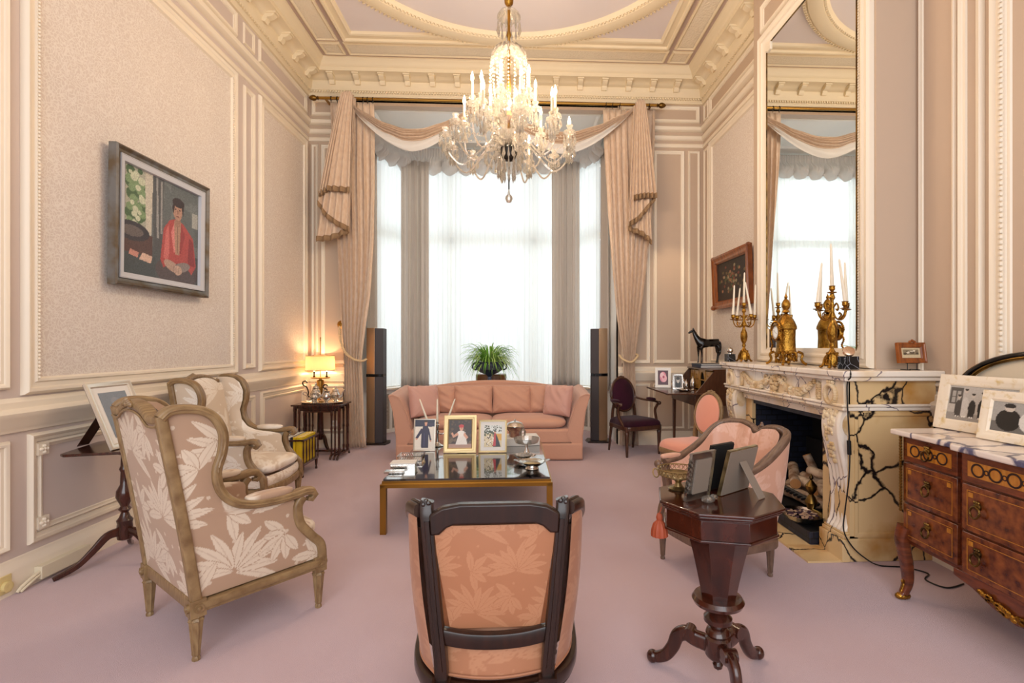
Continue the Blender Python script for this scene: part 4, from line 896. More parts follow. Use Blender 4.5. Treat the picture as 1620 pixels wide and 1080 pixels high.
# ---------------------------------------------------------------- oval backed chairs
def oval_chair(name, label, loc, rz, fab, wood, arms, W_=.56, D=.46, sh=.43, zc=.725, rx=.185, rz_=.225):
    t = thing(name, label, 'armchair' if arms else 'chair', loc, rz)
    yb = -D/2-.01; lean = .18; M = Matrix.Translation((0, yb, zc)) @ Matrix.Rotation(-(-lean), 4, 'X')
    ov = [M @ Vector((rx*cos(a), 0, rz_*sin(a)*(1 if sin(a) > 0 else .95))) for a in [2*PI*i/40 for i in range(40)]]
    build(MB().sweep(ov, rrect(.035, .03, .01, 3), ref=(0, 1, 0), closed=True).tube([p+Vector((0, .02, 0)) for p in ov], .005, 6, closed=True), 'back_frame', wood, t)
    build(MB().leafblob([M @ Vector((dx, 0, rz_+.018+dz)) for dx, dz in ((0, .006), (-.02, 0), (.02, 0), (-.04, -.004), (.04, -.004))], .012), 'carved_flower', wood, t)
    build(MB().ell((0, .008, 0), (rx-.012, .035, rz_-.012), 2, 40, 20, M @ Matrix.Identity(4)), 'back_pad', fab, t)
    for s in (-1, 1):
        q0 = M @ Vector((s*rx*.86, 0, -rz_*.55))
        P = smooth_path([q0, (s*rx*.95, yb+.02, zc-rz_*.95), (s*rx*1.0, yb+.02, sh-.05), (s*rx*1.02, yb, sh-.15), (s*rx*1.05, yb-.04, 0)], 5)
        build(MB().sweep(P, rrect(.032, .034, .008), ref=(0, 1, 0), sc=[1]*(len(P)-6)+[.95, .9, .85, .8, .75, .7]), 'rear_leg', wood, t)
        lg = MB()
        if arms:
            P = smooth_path([(s*(W_/2-.03), D/2-.02, sh-.06), (s*(W_/2-.025), D/2-.02, .2), (s*(W_/2-.03), D/2-.02, 0)], 5); lg.lathe([(.014, 0), (.016, .02), (.026, .27), (.03, .30), (.024, .31), (.03, .33), (.03, sh-.05)], (s*(W_/2-.03), D/2-.02, 0), 16)
        else: fluted_leg(lg, s*(W_/2-.035), D/2-.03, sh-.06, .025)
        build(lg, 'leg', wood, t)
        if arms:
            e = M @ Vector((s*rx, 0, -.03)); x1 = s*(W_/2+.02)
            P = smooth_path([e, (s*(rx+.06), yb+.10, .675), (x1, .05, .665), (x1+s*.005, .13, .655), (x1, .16, .635)], 6); build(MB().sweep(P, rrect(.03, .028, .01), ref=(0, 0, 1)).ell((x1, .155, .65), (.022, .026, .024), 2, 12, 8), 'arm', wood, t)
            P = smooth_path([(x1, .13, .64), (x1-s*.01, .08, .56), (x1-s*.015, .10, .47), (s*(W_/2-.02), .16, sh-.05)], 6); build(MB().sweep(P, rrect(.03, .032, .01), ref=(1, 0, 0)), 'arm_support', wood, t)
            build(MB().ell((s*(W_/2+.005), .0, .69), (.028, .095, .02), 2.6, 14, 10, Matrix.Identity(4)), 'arm_pad', fab, t)
    pl = smooth_path([(-W_/2+.02, D/2-.03, 0), (-W_/4, D/2+.02, 0), (W_/4, D/2+.02, 0), (W_/2-.02, D/2-.03, 0), (W_/2-.06, -D/4, 0), (rx, yb+.01, 0), (-rx, yb+.01, 0), (-W_/2+.06, -D/4, 0)], 5, True)
    build(MB().sweep([p+Vector((0, 0, sh-.075)) for p in pl], rrect(.03, .055, .01), closed=True), 'seat_rail', wood, t)
    def seat(u, v):
        p = pl[int(u*len(pl)) % len(pl)]; k = 1.03*cos(v*PI/2)**.35 if v < 1 else 0; return (p.x*k, p.y*k, sh-.05+.085*sin(v*PI/2)**.8)
    n = len(pl); build(MB().sheet(lambda u, v: seat(u+1e-6, v), n, 14, cu=True), 'seat', fab, t)
    return t
oval_chair('oval_back_armchair', 'dark purple velvet oval-back armchair below the right silk curtain', (1.50, 6.54, 0), math.radians(203), M_purple, M_walnut, True, zc=.735)
oval_chair('oval_back_chair', 'small coral pink velvet oval-back chair beside the marble fireplace', (1.68, 4.86, 0), math.radians(112), M_pink, M_gilt, False, .46, .42, .45, .72, .175, .205)

# ---------------------------------------------------------------- sofa and cushions
t = thing('sofa', 'long dusty salmon sofa with flared arms and camel back below the bay', 'sofa', (-.34, 6.12, 0))
build(MB().sheet(lambda u, v: ((u-.5)*2.24, .012*sin(u*40)*(1-v)*.3, .01+.2*v), 120, 8), 'skirt', M_sofa, t, solid=.012)
build(MB().box(-1.12, .01, .2, 1.12, .80, .38), 'base', M_sofa, t, bevel=.03, seg=3)
def soft(w_, d, h, seed, amp=.010, rings=26, seg=64, p=7, q=3.2):
    mb = MB().ell((0, 0, 0), (w_/2, d/2, h/2), p, seg, rings, q=q); r = random.Random(seed); K = [(r.uniform(-9, 9), r.uniform(-9, 9), r.uniform(-9, 9), r.random()*6) for _ in range(6)]
    mb.v = [(x*(1+.02*sin(3*z/h)), y+amp*sum(sin(a*x/w_+b*z/h+c*y/d+f) for a, b, c, f in K)/3, z+amp*sum(sin(b*x/w_*1.3+a*y/d+f) for a, b, c, f in K)/4) for x, y, z in mb.v]
    return mb
def place(mb, M): mb.v = [tuple(M @ Vector(v)) for v in mb.v]; return mb
for s in (-1, 1):
    mb = soft(.93, .64, .17, 3+s, .003, q=2.6); place(mb, Matrix.Translation((s*.465, .33, .44))); build(mb, 'seat_cushion', M_sofa, t)
    def armf(u, v):
        y = .0+.86*u; zt = .80+.05*u
        # section around the arm from outside bottom over the roll to inside
        sec = [(1.12, .02), (1.125, .3), (1.16, .6), (1.21, zt-.03), (1.215, zt), (1.17, zt+.012), (1.10, zt-.02), (1.02, .62), (.95, .40), (.93, .3)]
        k = v*9; x = interp(k, [(i, a[0]) for i, a in enumerate(sec)]); z = interp(k, [(i, a[1]) for i, a in enumerate(sec)])
        return (s*x, y, z)
    mb = MB().sheet(armf, 20, 37); n0 = 37
    mb.f.append(tuple(range(37))); mb.f.append(tuple(range(19*37, 20*37)))
    build(mb, 'arm', M_sofa, t, angle=60)
    P = [Vector(armf(0, v/36))+Vector((-s*.012, -.004, -.008)) for v in range(2, 32)]; build(MB().tube(P, .006, 6), 'piping', M_sofa, t)
bz = lambda x: .775+.125*max(0, 1-(abs(x)/1.05)**2.0)
mb = MB().sheet(lambda u, v: ((u-.5)*2.34, .70+.16*v+.0, .3+(bz((u-.5)*2.34)-.3)*v), 60, 20); mb2 = MB().sheet(lambda u, v: ((u-.5)*2.34, .93-.02*v, .05+(bz((u-.5)*2.34)-.05)*v), 60, 20)
mb.add(mb2.v, mb2.f); mb.tube([((i/59-.5)*2.34, .885, bz((i/59-.5)*2.34)-.012) for i in range(60)], .034, 12)
build(mb, 'back', M_sofa, t)
def pillow(w_, h, d, seed, amp=.012):
    r = random.Random(seed); K = [(r.uniform(4, 13), r.uniform(4, 13), r.random()*6) for _ in range(5)]; mb = MB()
    for s in (-1, 1):
        def fn(u, v):
            a, b = 2*u-1, 2*v-1; e = max(0, (1-a**4)*(1-b**4))**.45
            x = a*w_/2*(1-.05*(1-b*b)*abs(a)**6); z = b*h/2*(1-.06*(1-a*a)*abs(b)**6)
            cr = (abs(a)*abs(b))**1.5; wr = amp*(.35+cr)*sum(sin(k1*a+k2*b*(1+.3*a)+f) for k1, k2, f in K)/2.5*e + .010*e*cr*sin(22*(abs(a)-abs(b)))
            return (x, s*(d/2*e)+wr, z)
        mb.sheet(fn, 40, 40)
    return mb
CU = ['leftmost of the four salmon back cushions on the sofa', 'second salmon back cushion from the left on the sofa', 'third salmon back cushion from the left on the sofa', 'rightmost of the four salmon back cushions on the sofa']
for i, x in enumerate((-.74, -.255, .255, .74)):
    mb = place(pillow(.525, .38, .22, i+2, .02), Matrix.Rotation(-.28, 4, 'X')); o = build(mb, 'back_cushion', M_sofa, None, angle=60); o.location = (-.34+x, 6.12+.62, .685); o.rotation_euler = (0, 0, .02*(i-1.5)); tag(o, CU[i], 'cushion', 'loose back cushions on the sofa')
for s in (-1, 1):
    mb = place(pillow(.40, .40, .19, 20+s), Matrix.Rotation(-.2, 4, 'X')); o = build(mb, 'scatter_cushion', M_sofa2, None, angle=60); o.location = (-.34+s*.845, 6.12+.30, .70); o.rotation_euler = (0, 0, -s*math.radians(38)); tag(o, 'square salmon scatter cushion leaning on the %s sofa arm' % ('left' if s < 0 else 'right'), 'cushion', 'scatter cushions')
# ---------------------------------------------------------------- coffee table
TZ = .405
t = thing('coffee_table', 'low brass coffee table with dark mirrored glass top in front of the sofa', 'coffee table', (-.39, 4.58, 0), math.radians(.6))
w2, d2 = .64, .79
build(MB().box(-w2+.02, -d2+.02, TZ-.012, w2-.02, d2-.02, TZ), 'glass_top', mat('smoked mirror glass', '0a0a0c', .02, coat=1, spec=1), t, smooth=False)
fp = [(0, 0), (0, .012), (.02, .012), (.02, 0)]
build(MB().rframe((0, 0, TZ-.037), (1, 0, 0), (0, 1, 0), (0, 0, 1), -w2+.012, w2-.012, -d2+.012, d2-.012, [(0, 0), (0, .024), (.03, .024), (.03, 0), (0, 0)]).rframe((0, 0, TZ-.062), (1, 0, 0), (0, 1, 0), (0, 0, 1), -w2, w2, -d2, d2, [(0, 0), (0, .028), (.04, .028), (.04, 0), (0, 0)]), 'brass_rim', M_brass, t, smooth=False)
for x in (-1, 1):
    for y in (-1, 1): build(MB().cb((x*(w2-.022), y*(d2-.022), (TZ-.04)/2), (.044, .044, TZ-.04)), 'leg', M_brass, t, smooth=False)
G3 = 'framed photographs on the coffee table'
photo_frame('thin silver frame with a boy in a dark coat in snow on the coffee table', 'photo frame', (-.885, 4.80, TZ+.002), 0, .205, .30, .012, M_silverf, 'e7dfd2', BOYSNOW, 12, .010, G3)
photo_frame('tallest gold frame, a child in white with red headband, on the coffee table', 'photo frame', (-.54, 4.70, TZ+.002), 0, .30, .345, .045, mat('pale gold frame', 'c6ae7e', .35, .6), '3c2a1d', GIRL, 12, .016, G3)
photo_frame('cream gold frame with a red figure in a winter garden, right on the coffee table', 'photo frame', (-.237, 4.70, TZ+.002), 0, .262, .30, .018, mat('cream gold frame', 'd8c496', .35, .5), 'd8c79d', WINTER, 12, .014, G3, matb=.032)
# low candelabrum behind the frames
def stick_candle(p0, p1, label, group, r=.0125):
    o = build(MB().tube([p0, p1, Vector(p1)+(Vector(p1)-Vector(p0)).normalized()*.012], [r, r*.55, .002], 10), 'candle', M_candle); tag(o, label, 'candle', group); return o
t = thing('table_candelabrum', 'low silver three-light candelabrum behind the photographs on the coffee table', 'candelabrum', (-.80, 5.04, TZ))
build(MB().lathe([(.06, 0), (.065, .008), (.04, .02), (.014, .04), (.012, .12), (.02, .14), (.012, .17), (.016, .21)], seg=16), 'stem', M_silver, t)
for s, w3 in ((-1, 'left'), (0, 'middle'), (1, 'right')):
    P = smooth_path([(0, 0, .13), (s*.05, 0, .12), (s*.085, 0, .16), (s*.085, 0, .21)], 5) if s else [(0, 0, .2), (0, 0, .22)]
    build(MB().tube(P, .006, 8).lathe([(.008, .20), (.022, .205), (.022, .21), (.012, .215), (.014, .24), (.010, .24)], (s*.085, 0, 0), 12), 'branch', M_silver, t)
    stick_candle((-.80+s*.085, 5.04, TZ+.215), (-.80+s*.17, 5.04, TZ+.455), '%s ivory taper candle on the low silver candelabrum' % w3, 'candles on the coffee table')
# boxes at the left
o = build(MB().cb((0, 0, .009), (.15, .07, .018)), 'cigarette_case', M_silver, bevel=.004); o.location = (-.965, 3.99, TZ+.001); tag(o, 'flat silver case at the near left corner of the coffee table', 'case')
t = thing('silver_box', 'ribbed silver box with white lid on the left of the coffee table', 'box', (-.925, 4.14, TZ), .05)
mb = MB().box(-.095, -.06, 0, .095, .06, .045)
for i in range(30): mb.cb((-.09+i*.0062, -.061, .022), (.003, .003, .04))
build(mb, 'body', M_silver, t, smooth=False); build(MB().box(-.1, -.065, .045, .1, .065, .055), 'lid', M_paperw, t, bevel=.003)
t = thing('wire_basket', 'small openwork silver tray basket on the left of the coffee table', 'basket', (-.93, 4.45, TZ))
mb = MB().box(-.1, -.07, 0, .1, .07, .006).rframe((0, 0, .042), (1, 0, 0), (0, 1, 0), (0, 0, 1), -.108, .108, -.078, .078, [(0, 0), (0, .005), (.006, .005), (.006, 0), (0, 0)])
build(mb, 'tray', M_silver, t); mb = MB()
for i in range(44):
    u = i/44*4; k = int(u); f = (u-k)*2-1; x, y = [(f, -1), (1, f), (-f, 1), (-1, -f)][k]; f2 = ((u+.09)-k)*2-1; x2, y2 = [(f2, -1), (1, f2), (-f2, 1), (-1, -f2)][k]
    mb.tube([(x*.1, y*.07, .004), (x2*.105, y2*.075, .044)], .0016, 4)
build(mb, 'wire_gallery', M_silver, t)
# right-hand group
t = thing('white_box', 'large flat white box under the lidded jar on the coffee table', 'box', (.03, 5.13, TZ+.001), .1); build(MB().box(-.17, -.13, 0, .17, .13, .075), 'box_body', M_paperw, t, bevel=.003); build(MB().box(-.172, -.132, .058, .172, .132, .078), 'lid', M_paperw, t, bevel=.003)
t = thing('lidded_jar', 'lidded silver and fruit-coloured jar on the white box', 'jar', (-.035, 5.08, TZ+.08))
build(MB().lathe([(.05, 0), (.055, .01), (.06, .05), (.085, .085), (.09, .10), (.05, .1)], seg=24, flute=.12, fn=16), 'body', mat('glazed fruit pottery', 'b98d6c', .3, col2='7a3f3a', vscale=18), t)
build(MB().lathe([(.093, .10), (.095, .108), (.07, .14), (.03, .155), (.008, .158), (.012, .17), (0, .178)], seg=24), 'lid', M_silver, t)
o = build(MB().lathe([(.02, 0), (.028, .02), (.03, .06), (.018, .085), (.012, .088), (.016, .10), (0, .11)], seg=14), 'crystal_bottle', M_crystal); o.location = (.045, 5.03, TZ+.08); tag(o, 'small cut crystal bottle beside the lidded jar', 'bottle')
t = thing('glass_compote', 'clear glass footed compote on the right of the coffee table', 'compote', (.075, 4.60, TZ))
build(MB().lathe([(.085, 0), (.082, .006), (.03, .02), (.012, .06), (.012, .09), (.04, .10), (.10, .115), (.115, .155), (.118, .155), (.104, .112), (.04, .095), (0, .092)], seg=32, flute=.04, fn=16), 'bowl', M_crystal, t)
o = build(MB().lathe([(.04, 0), (.045, .008), (.03, .018), (.055, .03), (.085, .05), (.087, .052), (.055, .036), (0, .03)], seg=24, flute=.06, fn=12), 'silver_bowl', M_silver); o.location = (.04, 4.36, TZ); tag(o, 'small silver bowl between the glass compote and the handled dish', 'bowl')
t = thing('handled_dish', 'oval silver and glass dish with scalloped handles at the near right of the coffee table', 'dish', (.11, 4.07, TZ))
build(MB().lathe([(.05, 0), (.055, .006), (.045, .02), (.08, .04), (.11, .062), (.112, .064), (.075, .045), (0, .035)], seg=28, flute=.06, fn=14), 'dish', M_silver, t)
for s in (-1, 1): build(MB().sheet(lambda u, v: (s*(.10+.05*v*sin(PI*u)**.5), (u-.5)*.1*(1-.2*v), .062+.012*v), 14, 6), 'handle', M_crystal, t, solid=.003)
build(MB().lathe([(0, .036), (.07, .046), (.05, .052), (0, .055)], seg=20), 'liner', M_brass, t)
def off(t):      # children were modelled in room coordinates: bring them under the thing's own base point
    for c in t.children: c.location = tuple(-v for v in t.location)
def YP(poly, y0, y1, mb=None):   # prism of an (x,z) outline extruded along y
    return (mb or MB()).prism(poly, y0, y1, Matrix(((1, 0, 0, 0), (0, 0, 1, 0), (0, 1, 0, 0), (0, 0, 0, 1))))
# ---------------------------------------------------------------- fireplace
t = thing('fireplace', 'carved white and yellow black-veined marble fireplace on the right wall', 'fireplace', (2.3, 4.09, 0))
build(MB().prism([(2.05, 3.10), (2.72, 3.10), (2.72, 3.33), (2.43, 3.33), (2.43, 5.08), (2.05, 5.08)], 1.198, 1.237).prism([(2.07, 3.12), (2.71, 3.12), (2.71, 3.33), (2.43, 3.33), (2.43, 5.06), (2.07, 5.06)], 1.17, 1.198), 'mantel_shelf', M_marblew, t, bevel=.008, seg=3)
mb = MB().box(2.125, 3.40, .985, 2.43, 4.78, 1.17).box(2.095, 4.77, .985, 2.43, 5.02, 1.17)
build(mb, 'frieze', M_marblew, t, bevel=.004)
mb = MB().box(2.095, 3.165, .985, 2.14, 3.41, 1.17).box(2.14, 3.30, .985, 2.43, 3.41, 1.17)
build(mb, 'frieze_corner', M_marblew, t, bevel=.004)
mb = MB().prism([(2.075, 3.15), (2.71, 3.15), (2.71, 3.33), (2.43, 3.33), (2.43, 5.035), (2.075, 5.035)], 1.0, 1.02).prism([(2.085, 3.16), (2.71, 3.16), (2.71, 3.33), (2.43, 3.33), (2.43, 5.03), (2.085, 5.03)], .975, 1.0).box(2.13, 3.42, .955, 2.43, 4.76, .98)
build(mb, 'moulding', M_marblew, t, bevel=.008, seg=3)
build(MB().box(2.16, 3.42, .90, 2.43, 4.76, .96).box(2.15, 3.42, .935, 2.43, 4.76, .945), 'lintel', M_marblew, t, bevel=.003)
side = MB().box(2.14, 3.175, .145, 2.71, 3.33, .975).box(2.125, 3.165, 1.02, 2.71, 3.33, 1.17)
side.rframe((0, 3.175, 0), (1, 0, 0), (0, 0, 1), (0, -1, 0), 2.17, 2.71, .16, .965, [(0, 0), (.0, .006), (.02, .008), (.03, .0)])
build(side, 'side_panel', M_marble, t)
for k, (ya, yb_) in enumerate(((3.165, 3.42), (4.76, 5.015))):
    build(MB().box(2.085, ya, .0, 2.14 if k == 0 else 2.43, yb_, .145).box(2.14, ya+.005, 0, 2.71 if k == 0 else 2.43, 3.33 if k == 0 else yb_-.005, .145).box(2.10, ya+.01, .145, 2.2, yb_-.01, .17).box(2.108, ya+.018, .17, 2.2, yb_-.018, .185), 'plinth', M_marble, t, bevel=.005)
    build(MB().box(2.2, ya+.02, .145, 2.43, yb_+(.12 if k == 0 else 0), .955).box(2.185, (yb_ if k == 0 else ya-.12), .02, 2.43, (yb_+.12 if k == 0 else ya), .93), 'pilaster', M_marble, t, bevel=.003)
    # scrolled corbel with flutes
    prof = smooth_path([(2.098, 0, .975), (2.082, 0, .93), (2.075, 0, .86), (2.085, 0, .77), (2.11, 0, .66), (2.135, 0, .54), (2.148, 0, .42), (2.15, 0, .32), (2.14, 0, .24), (2.12, 0, .20), (2.115, 0, .186)], 4)
    a, b = ya+.03, yb_-.03; cb = MB()
    def cf(u, v):
        p = prof[int(round(v*(len(prof)-1)))]; fl = .008*(abs(sin(PI*u*5)))**.7*min(1, max(0, (v-.3)*4)); e = .012*(1-min(1, min(u, 1-u)*14))
        return (p.x-fl+e, a+(b-a)*u, p.z)
    cb.sheet(cf, 41, len(prof))
    poly = [(p.x+.010, p.z) for p in prof]+[(2.215, .186), (2.215, .975)]
    YP(poly, a+.002, b-.002, cb)
    build(cb, 'corbel', M_marblew, t)
    r = random.Random(4); bl = MB()
    for i in range(70):
        v = r.random()**1.3*.42; u = .5+(r.random()-.5)*(.8-1.2*v); p = cf(u, v); rr = .011+.006*r.random(); bl.ell((p[0]-.002, p[1], p[2]), (rr*.7, rr, rr*1.25), seg=6, rings=5)
    for s in (a, b): bl.lathe([(.0, .006), (.03, .006), (.034, 0)], (0, 0, 0), 18, Matrix.Translation((2.15, s, .88)) @ Matrix.Rotation((PI/2 if s == a else -PI/2), 4, 'X')).lathe([(.0, .012), (.05, .01), (.05, 0)], (0, 0, 0), 22, Matrix.Translation((2.15, s, .88)) @ Matrix.Rotation((PI/2 if s == a else -PI/2), 4, 'X') @ Matrix.Diagonal((.9, 1.4, .6, 1)))
    build(bl, 'carved_leaves', M_carve, t)
    # wreath on the corner block
    c = ((ya+yb_)/2, 1.075); wr = MB()
    for i in range(26): an = 2*PI*i/26; wr.ell((2.085, c[0]+.055*cos(an), c[1]+.06*sin(an)), (.018, .016, .016), seg=7, rings=5)
    wr.leafblob([(2.085, c[0]+dx, 1.155) for dx in (-.025, 0, .025)], .014); build(wr, 'carved_wreath', M_carve, t)
# garlands
g = MB(); r = random.Random(8)
for ya, yb_ in ((3.52, 4.04), (4.14, 4.66)):
    g = MB()
    for i in range(90):
        u = r.random(); y = ya+(yb_-ya)*u; z = 1.145-.10*sin(PI*u)**.9; rr = .013+.011*sin(PI*u); an = r.random()*2*PI; g.ell((2.118-.4*rr, y+rr*.4*cos(an), z+rr*.9*sin(an)), (rr, rr*.9, rr*.8), seg=7, rings=5)
    build(g, 'garland', M_carve, t)
g = MB()
for i in range(60):
    an = r.random()*2*PI; q = r.random()**.6; g.ell((2.112-.02*(1-q), 4.09+.055*q*cos(an), 1.08+.075*q*sin(an)), (.016, .014, .014), seg=7, rings=5)
for s in (-1, 1):
    for i in range(10): g.ell((2.116, 4.09+s*(.06+.012*i), 1.135+.012*sin(i*1.1)), (.010, .012, .011), seg=6, rings=4)
build(g, 'carved_bouquet', M_carve, t)
for y in (3.475, 4.70):
    g = MB()
    for i in range(26): g.ell((2.118, y+.012*sin(i*2.3), 1.135-.0042*i), (.016, .014+.008*sin(PI*i/26), .012), seg=7, rings=5)
    build(g, 'carved_husk', M_carve, t)
# firebox
def brickbox():
    m = bpy.data.materials.new('black painted firebrick'); m.use_nodes = True; q = N(m)
    tc = q.n('ShaderNodeTexCoord'); sp = q.n('ShaderNodeSeparateXYZ'); q.l(tc.outputs['Object'], sp.inputs[0])
    ad = q.n('ShaderNodeMath', operation='ADD'); q.l(sp.outputs[0], ad.inputs[0]); q.l(sp.outputs[1], ad.inputs[1]); cb = q.n('ShaderNodeCombineXYZ'); q.l(ad.outputs[0], cb.inputs[0]); q.l(sp.outputs[2], cb.inputs[1])
    br = q.n('ShaderNodeTexBrick', Scale=5.0); q.l(cb.outputs[0], br.inputs['Vector']); br.inputs['Color1'].default_value = (*lin('20263a'), 1); br.inputs['Color2'].default_value = (*lin('171b28'), 1); br.inputs['Mortar'].default_value = (*lin('08090d'), 1); br.inputs['Mortar Size'].default_value = .02
    q.l(br.outputs[0], q.b.inputs['Base Color']); bp = q.n('ShaderNodeBump', Strength=.8, Distance=.02); q.l(br.outputs['Fac'], bp.inputs['Height']); bp.invert = True; q.l(bp.outputs[0], q.b.inputs['Normal']); q.b.inputs['Roughness'].default_value = .5
    return m
M_fb = brickbox()
build(MB().box(2.22, 3.53, .10, 2.78, 3.57, .90).box(2.22, 4.63, .10, 2.78, 4.68, .90).box(2.2, 3.53, .86, 2.26, 4.68, .90), 'brick_lining', M_fb, t, smooth=False)
build(MB().box(2.76, 3.5, .0, 2.80, 4.72, .93).box(2.26, 3.5, .88, 2.8, 4.72, .93).box(2.70, 3.57, .1, 2.76, 4.63, .55), 'fire_back', M_soot, t, smooth=False)
build(MB().box(2.03, 3.44, .012, 2.78, 4.74, .10), 'raised_hearth', M_fb, t, smooth=False, bevel=.006)
off(t)
o = struct(MB().prism([(1.86, 3.17), (2.09, 3.17), (2.09, 3.43), (2.03, 3.43), (2.03, 4.75), (2.09, 4.75), (2.09, 5.02), (1.86, 5.02)], 0, .012), 'floor_hearth', M_marble)
# grate: logs, andirons, bowl
LG = [((2.50, 3.66, .16), (2.42, 4.4, .16), .055), ((2.36, 3.72, .16), (2.30, 4.35, .15), .05), ((2.56, 3.64, .26), (2.45, 4.25, .27), .045), ((2.42, 3.66, .25), (2.37, 4.2, .26), .042), ((2.35, 3.92, .24), (2.62, 4.02, .36), .04), ((2.50, 3.62, .34), (2.42, 4.1, .36), .036), ((2.60, 4.18, .13), (2.5, 4.28, .45), .035), ((2.30, 4.10, .25), (2.5, 4.50, .30), .045)]
for i, (a, b, r_) in enumerate(LG):
    t = thing('log', 'birch log stacked in the fireplace grate', 'log', a, 0, 'birch logs in the fireplace'); b_ = tuple(q-p for p, q in zip(a, b))
    build(MB().tube([(0, 0, 0), tuple(.33*q for q in b_), tuple(.66*q+.006 for q in b_), b_], [r_, r_*1.03, r_*.98, r_], 14), 'bark', M_log, t)
    d = Vector(b_).normalized(); build(MB().tube([-d*.003, d*.001], r_*.93, 14).tube([Vector(b_)-d*.001, Vector(b_)+d*.003], r_*.93, 14), 'cut_end', M_logend, t)
for y, w3 in ((3.74, 'near'), (4.45, 'far')):
    t = thing('andiron', '%s brass andiron with ball finial in front of the birch logs' % w3, 'andiron', (2.22, y, .10))
    build(MB().lathe([(.03, 0), (.035, .01), (.02, .03), (.03, .07), (.045, .11), (.03, .15), (.015, .17), (.04, .21), (.042, .235), (.02, .265), (.008, .28), (.016, .295), (.012, .31), (0, .325)], seg=18), 'finial_post', M_oldbrass, t)
    build(MB().sweep([(.03, 0, .05), (.42, 0, .045)], rrect(.02, .02, .003)).sweep([(.42, 0, .05), (.42, 0, 0)], rrect(.02, .02, .003), ref=(1, 0, 0)), 'bar', M_black, t)
t = thing('fire_basket', 'black wrought iron twisted grate bar across the birch logs', 'grate', (2.26, 4.09, .1))
mb = MB()
for k in (0, 1): mb.tube([(.012*cos(i*.5+k*PI), -.36+.72*i/80, .09+.012*sin(i*.5+k*PI)) for i in range(81)], .014, 6)
build(mb, 'twisted_bar', M_black, t); mb = MB()
for s in (-1, 1): mb.sweep([(0, s*.30, .08), (0, s*.30, 0)], rrect(.018, .018, .003), ref=(1, 0, 0))
build(mb, 'feet', M_black, t)
t = thing('silver_bowl', 'wide silver bowl of potpourri on the black hearth of the fireplace', 'bowl', (2.09, 3.64, .101))
build(MB().lathe([(.06, 0), (.07, .004), (.11, .03), (.14, .065), (.142, .066), (.108, .036), (.06, .012), (0, .010)], seg=28, sy=1.15), 'bowl', M_silver, t)
r = random.Random(2)
for mm, n_ in ((mat('dried petals purple', '3b2130', .8), 60), (mat('dried petals tan', 'a98a70', .8), 50)):
    mb = MB()
    for i in range(n_): an = r.random()*6.3; q = r.random()**.5*.105; mb.ell((q*cos(an), q*sin(an), .045+.02*r.random()), (.014, .010, .006), seg=6, rings=4)
    o = build(mb, 'potpourri', mm, t); o['kind'] = 'stuff'
# mirror
t = thing('overmantel_mirror', 'tall cream-framed mirror above the marble fireplace', 'mirror', (XC-.004, 4.15, 1.26))
G = [(3.505, 0), (4.815, 0), (4.815, 3.0), (4.77, 3.0), (4.77, 3.05), (3.55, 3.05), (3.55, 3.0), (3.505, 3.0)]
M = Matrix(((0, 0, -1, 0), (1, 0, 0, -4.15), (0, 1, 0, 0), (0, 0, 0, 1)))
build(MB().prism(G, 0, .012, M), 'mirror_glass', M_mirror, t, smooth=False)
mb = MB(); GP = [M @ Vector((a, b, .014)) for a, b in G]; mb.sweep(GP, rrect(.008, .008, .001, 1), ref=(-1, 0, 0), closed=True); build(mb, 'dark_edge', M_oldbrass, t)

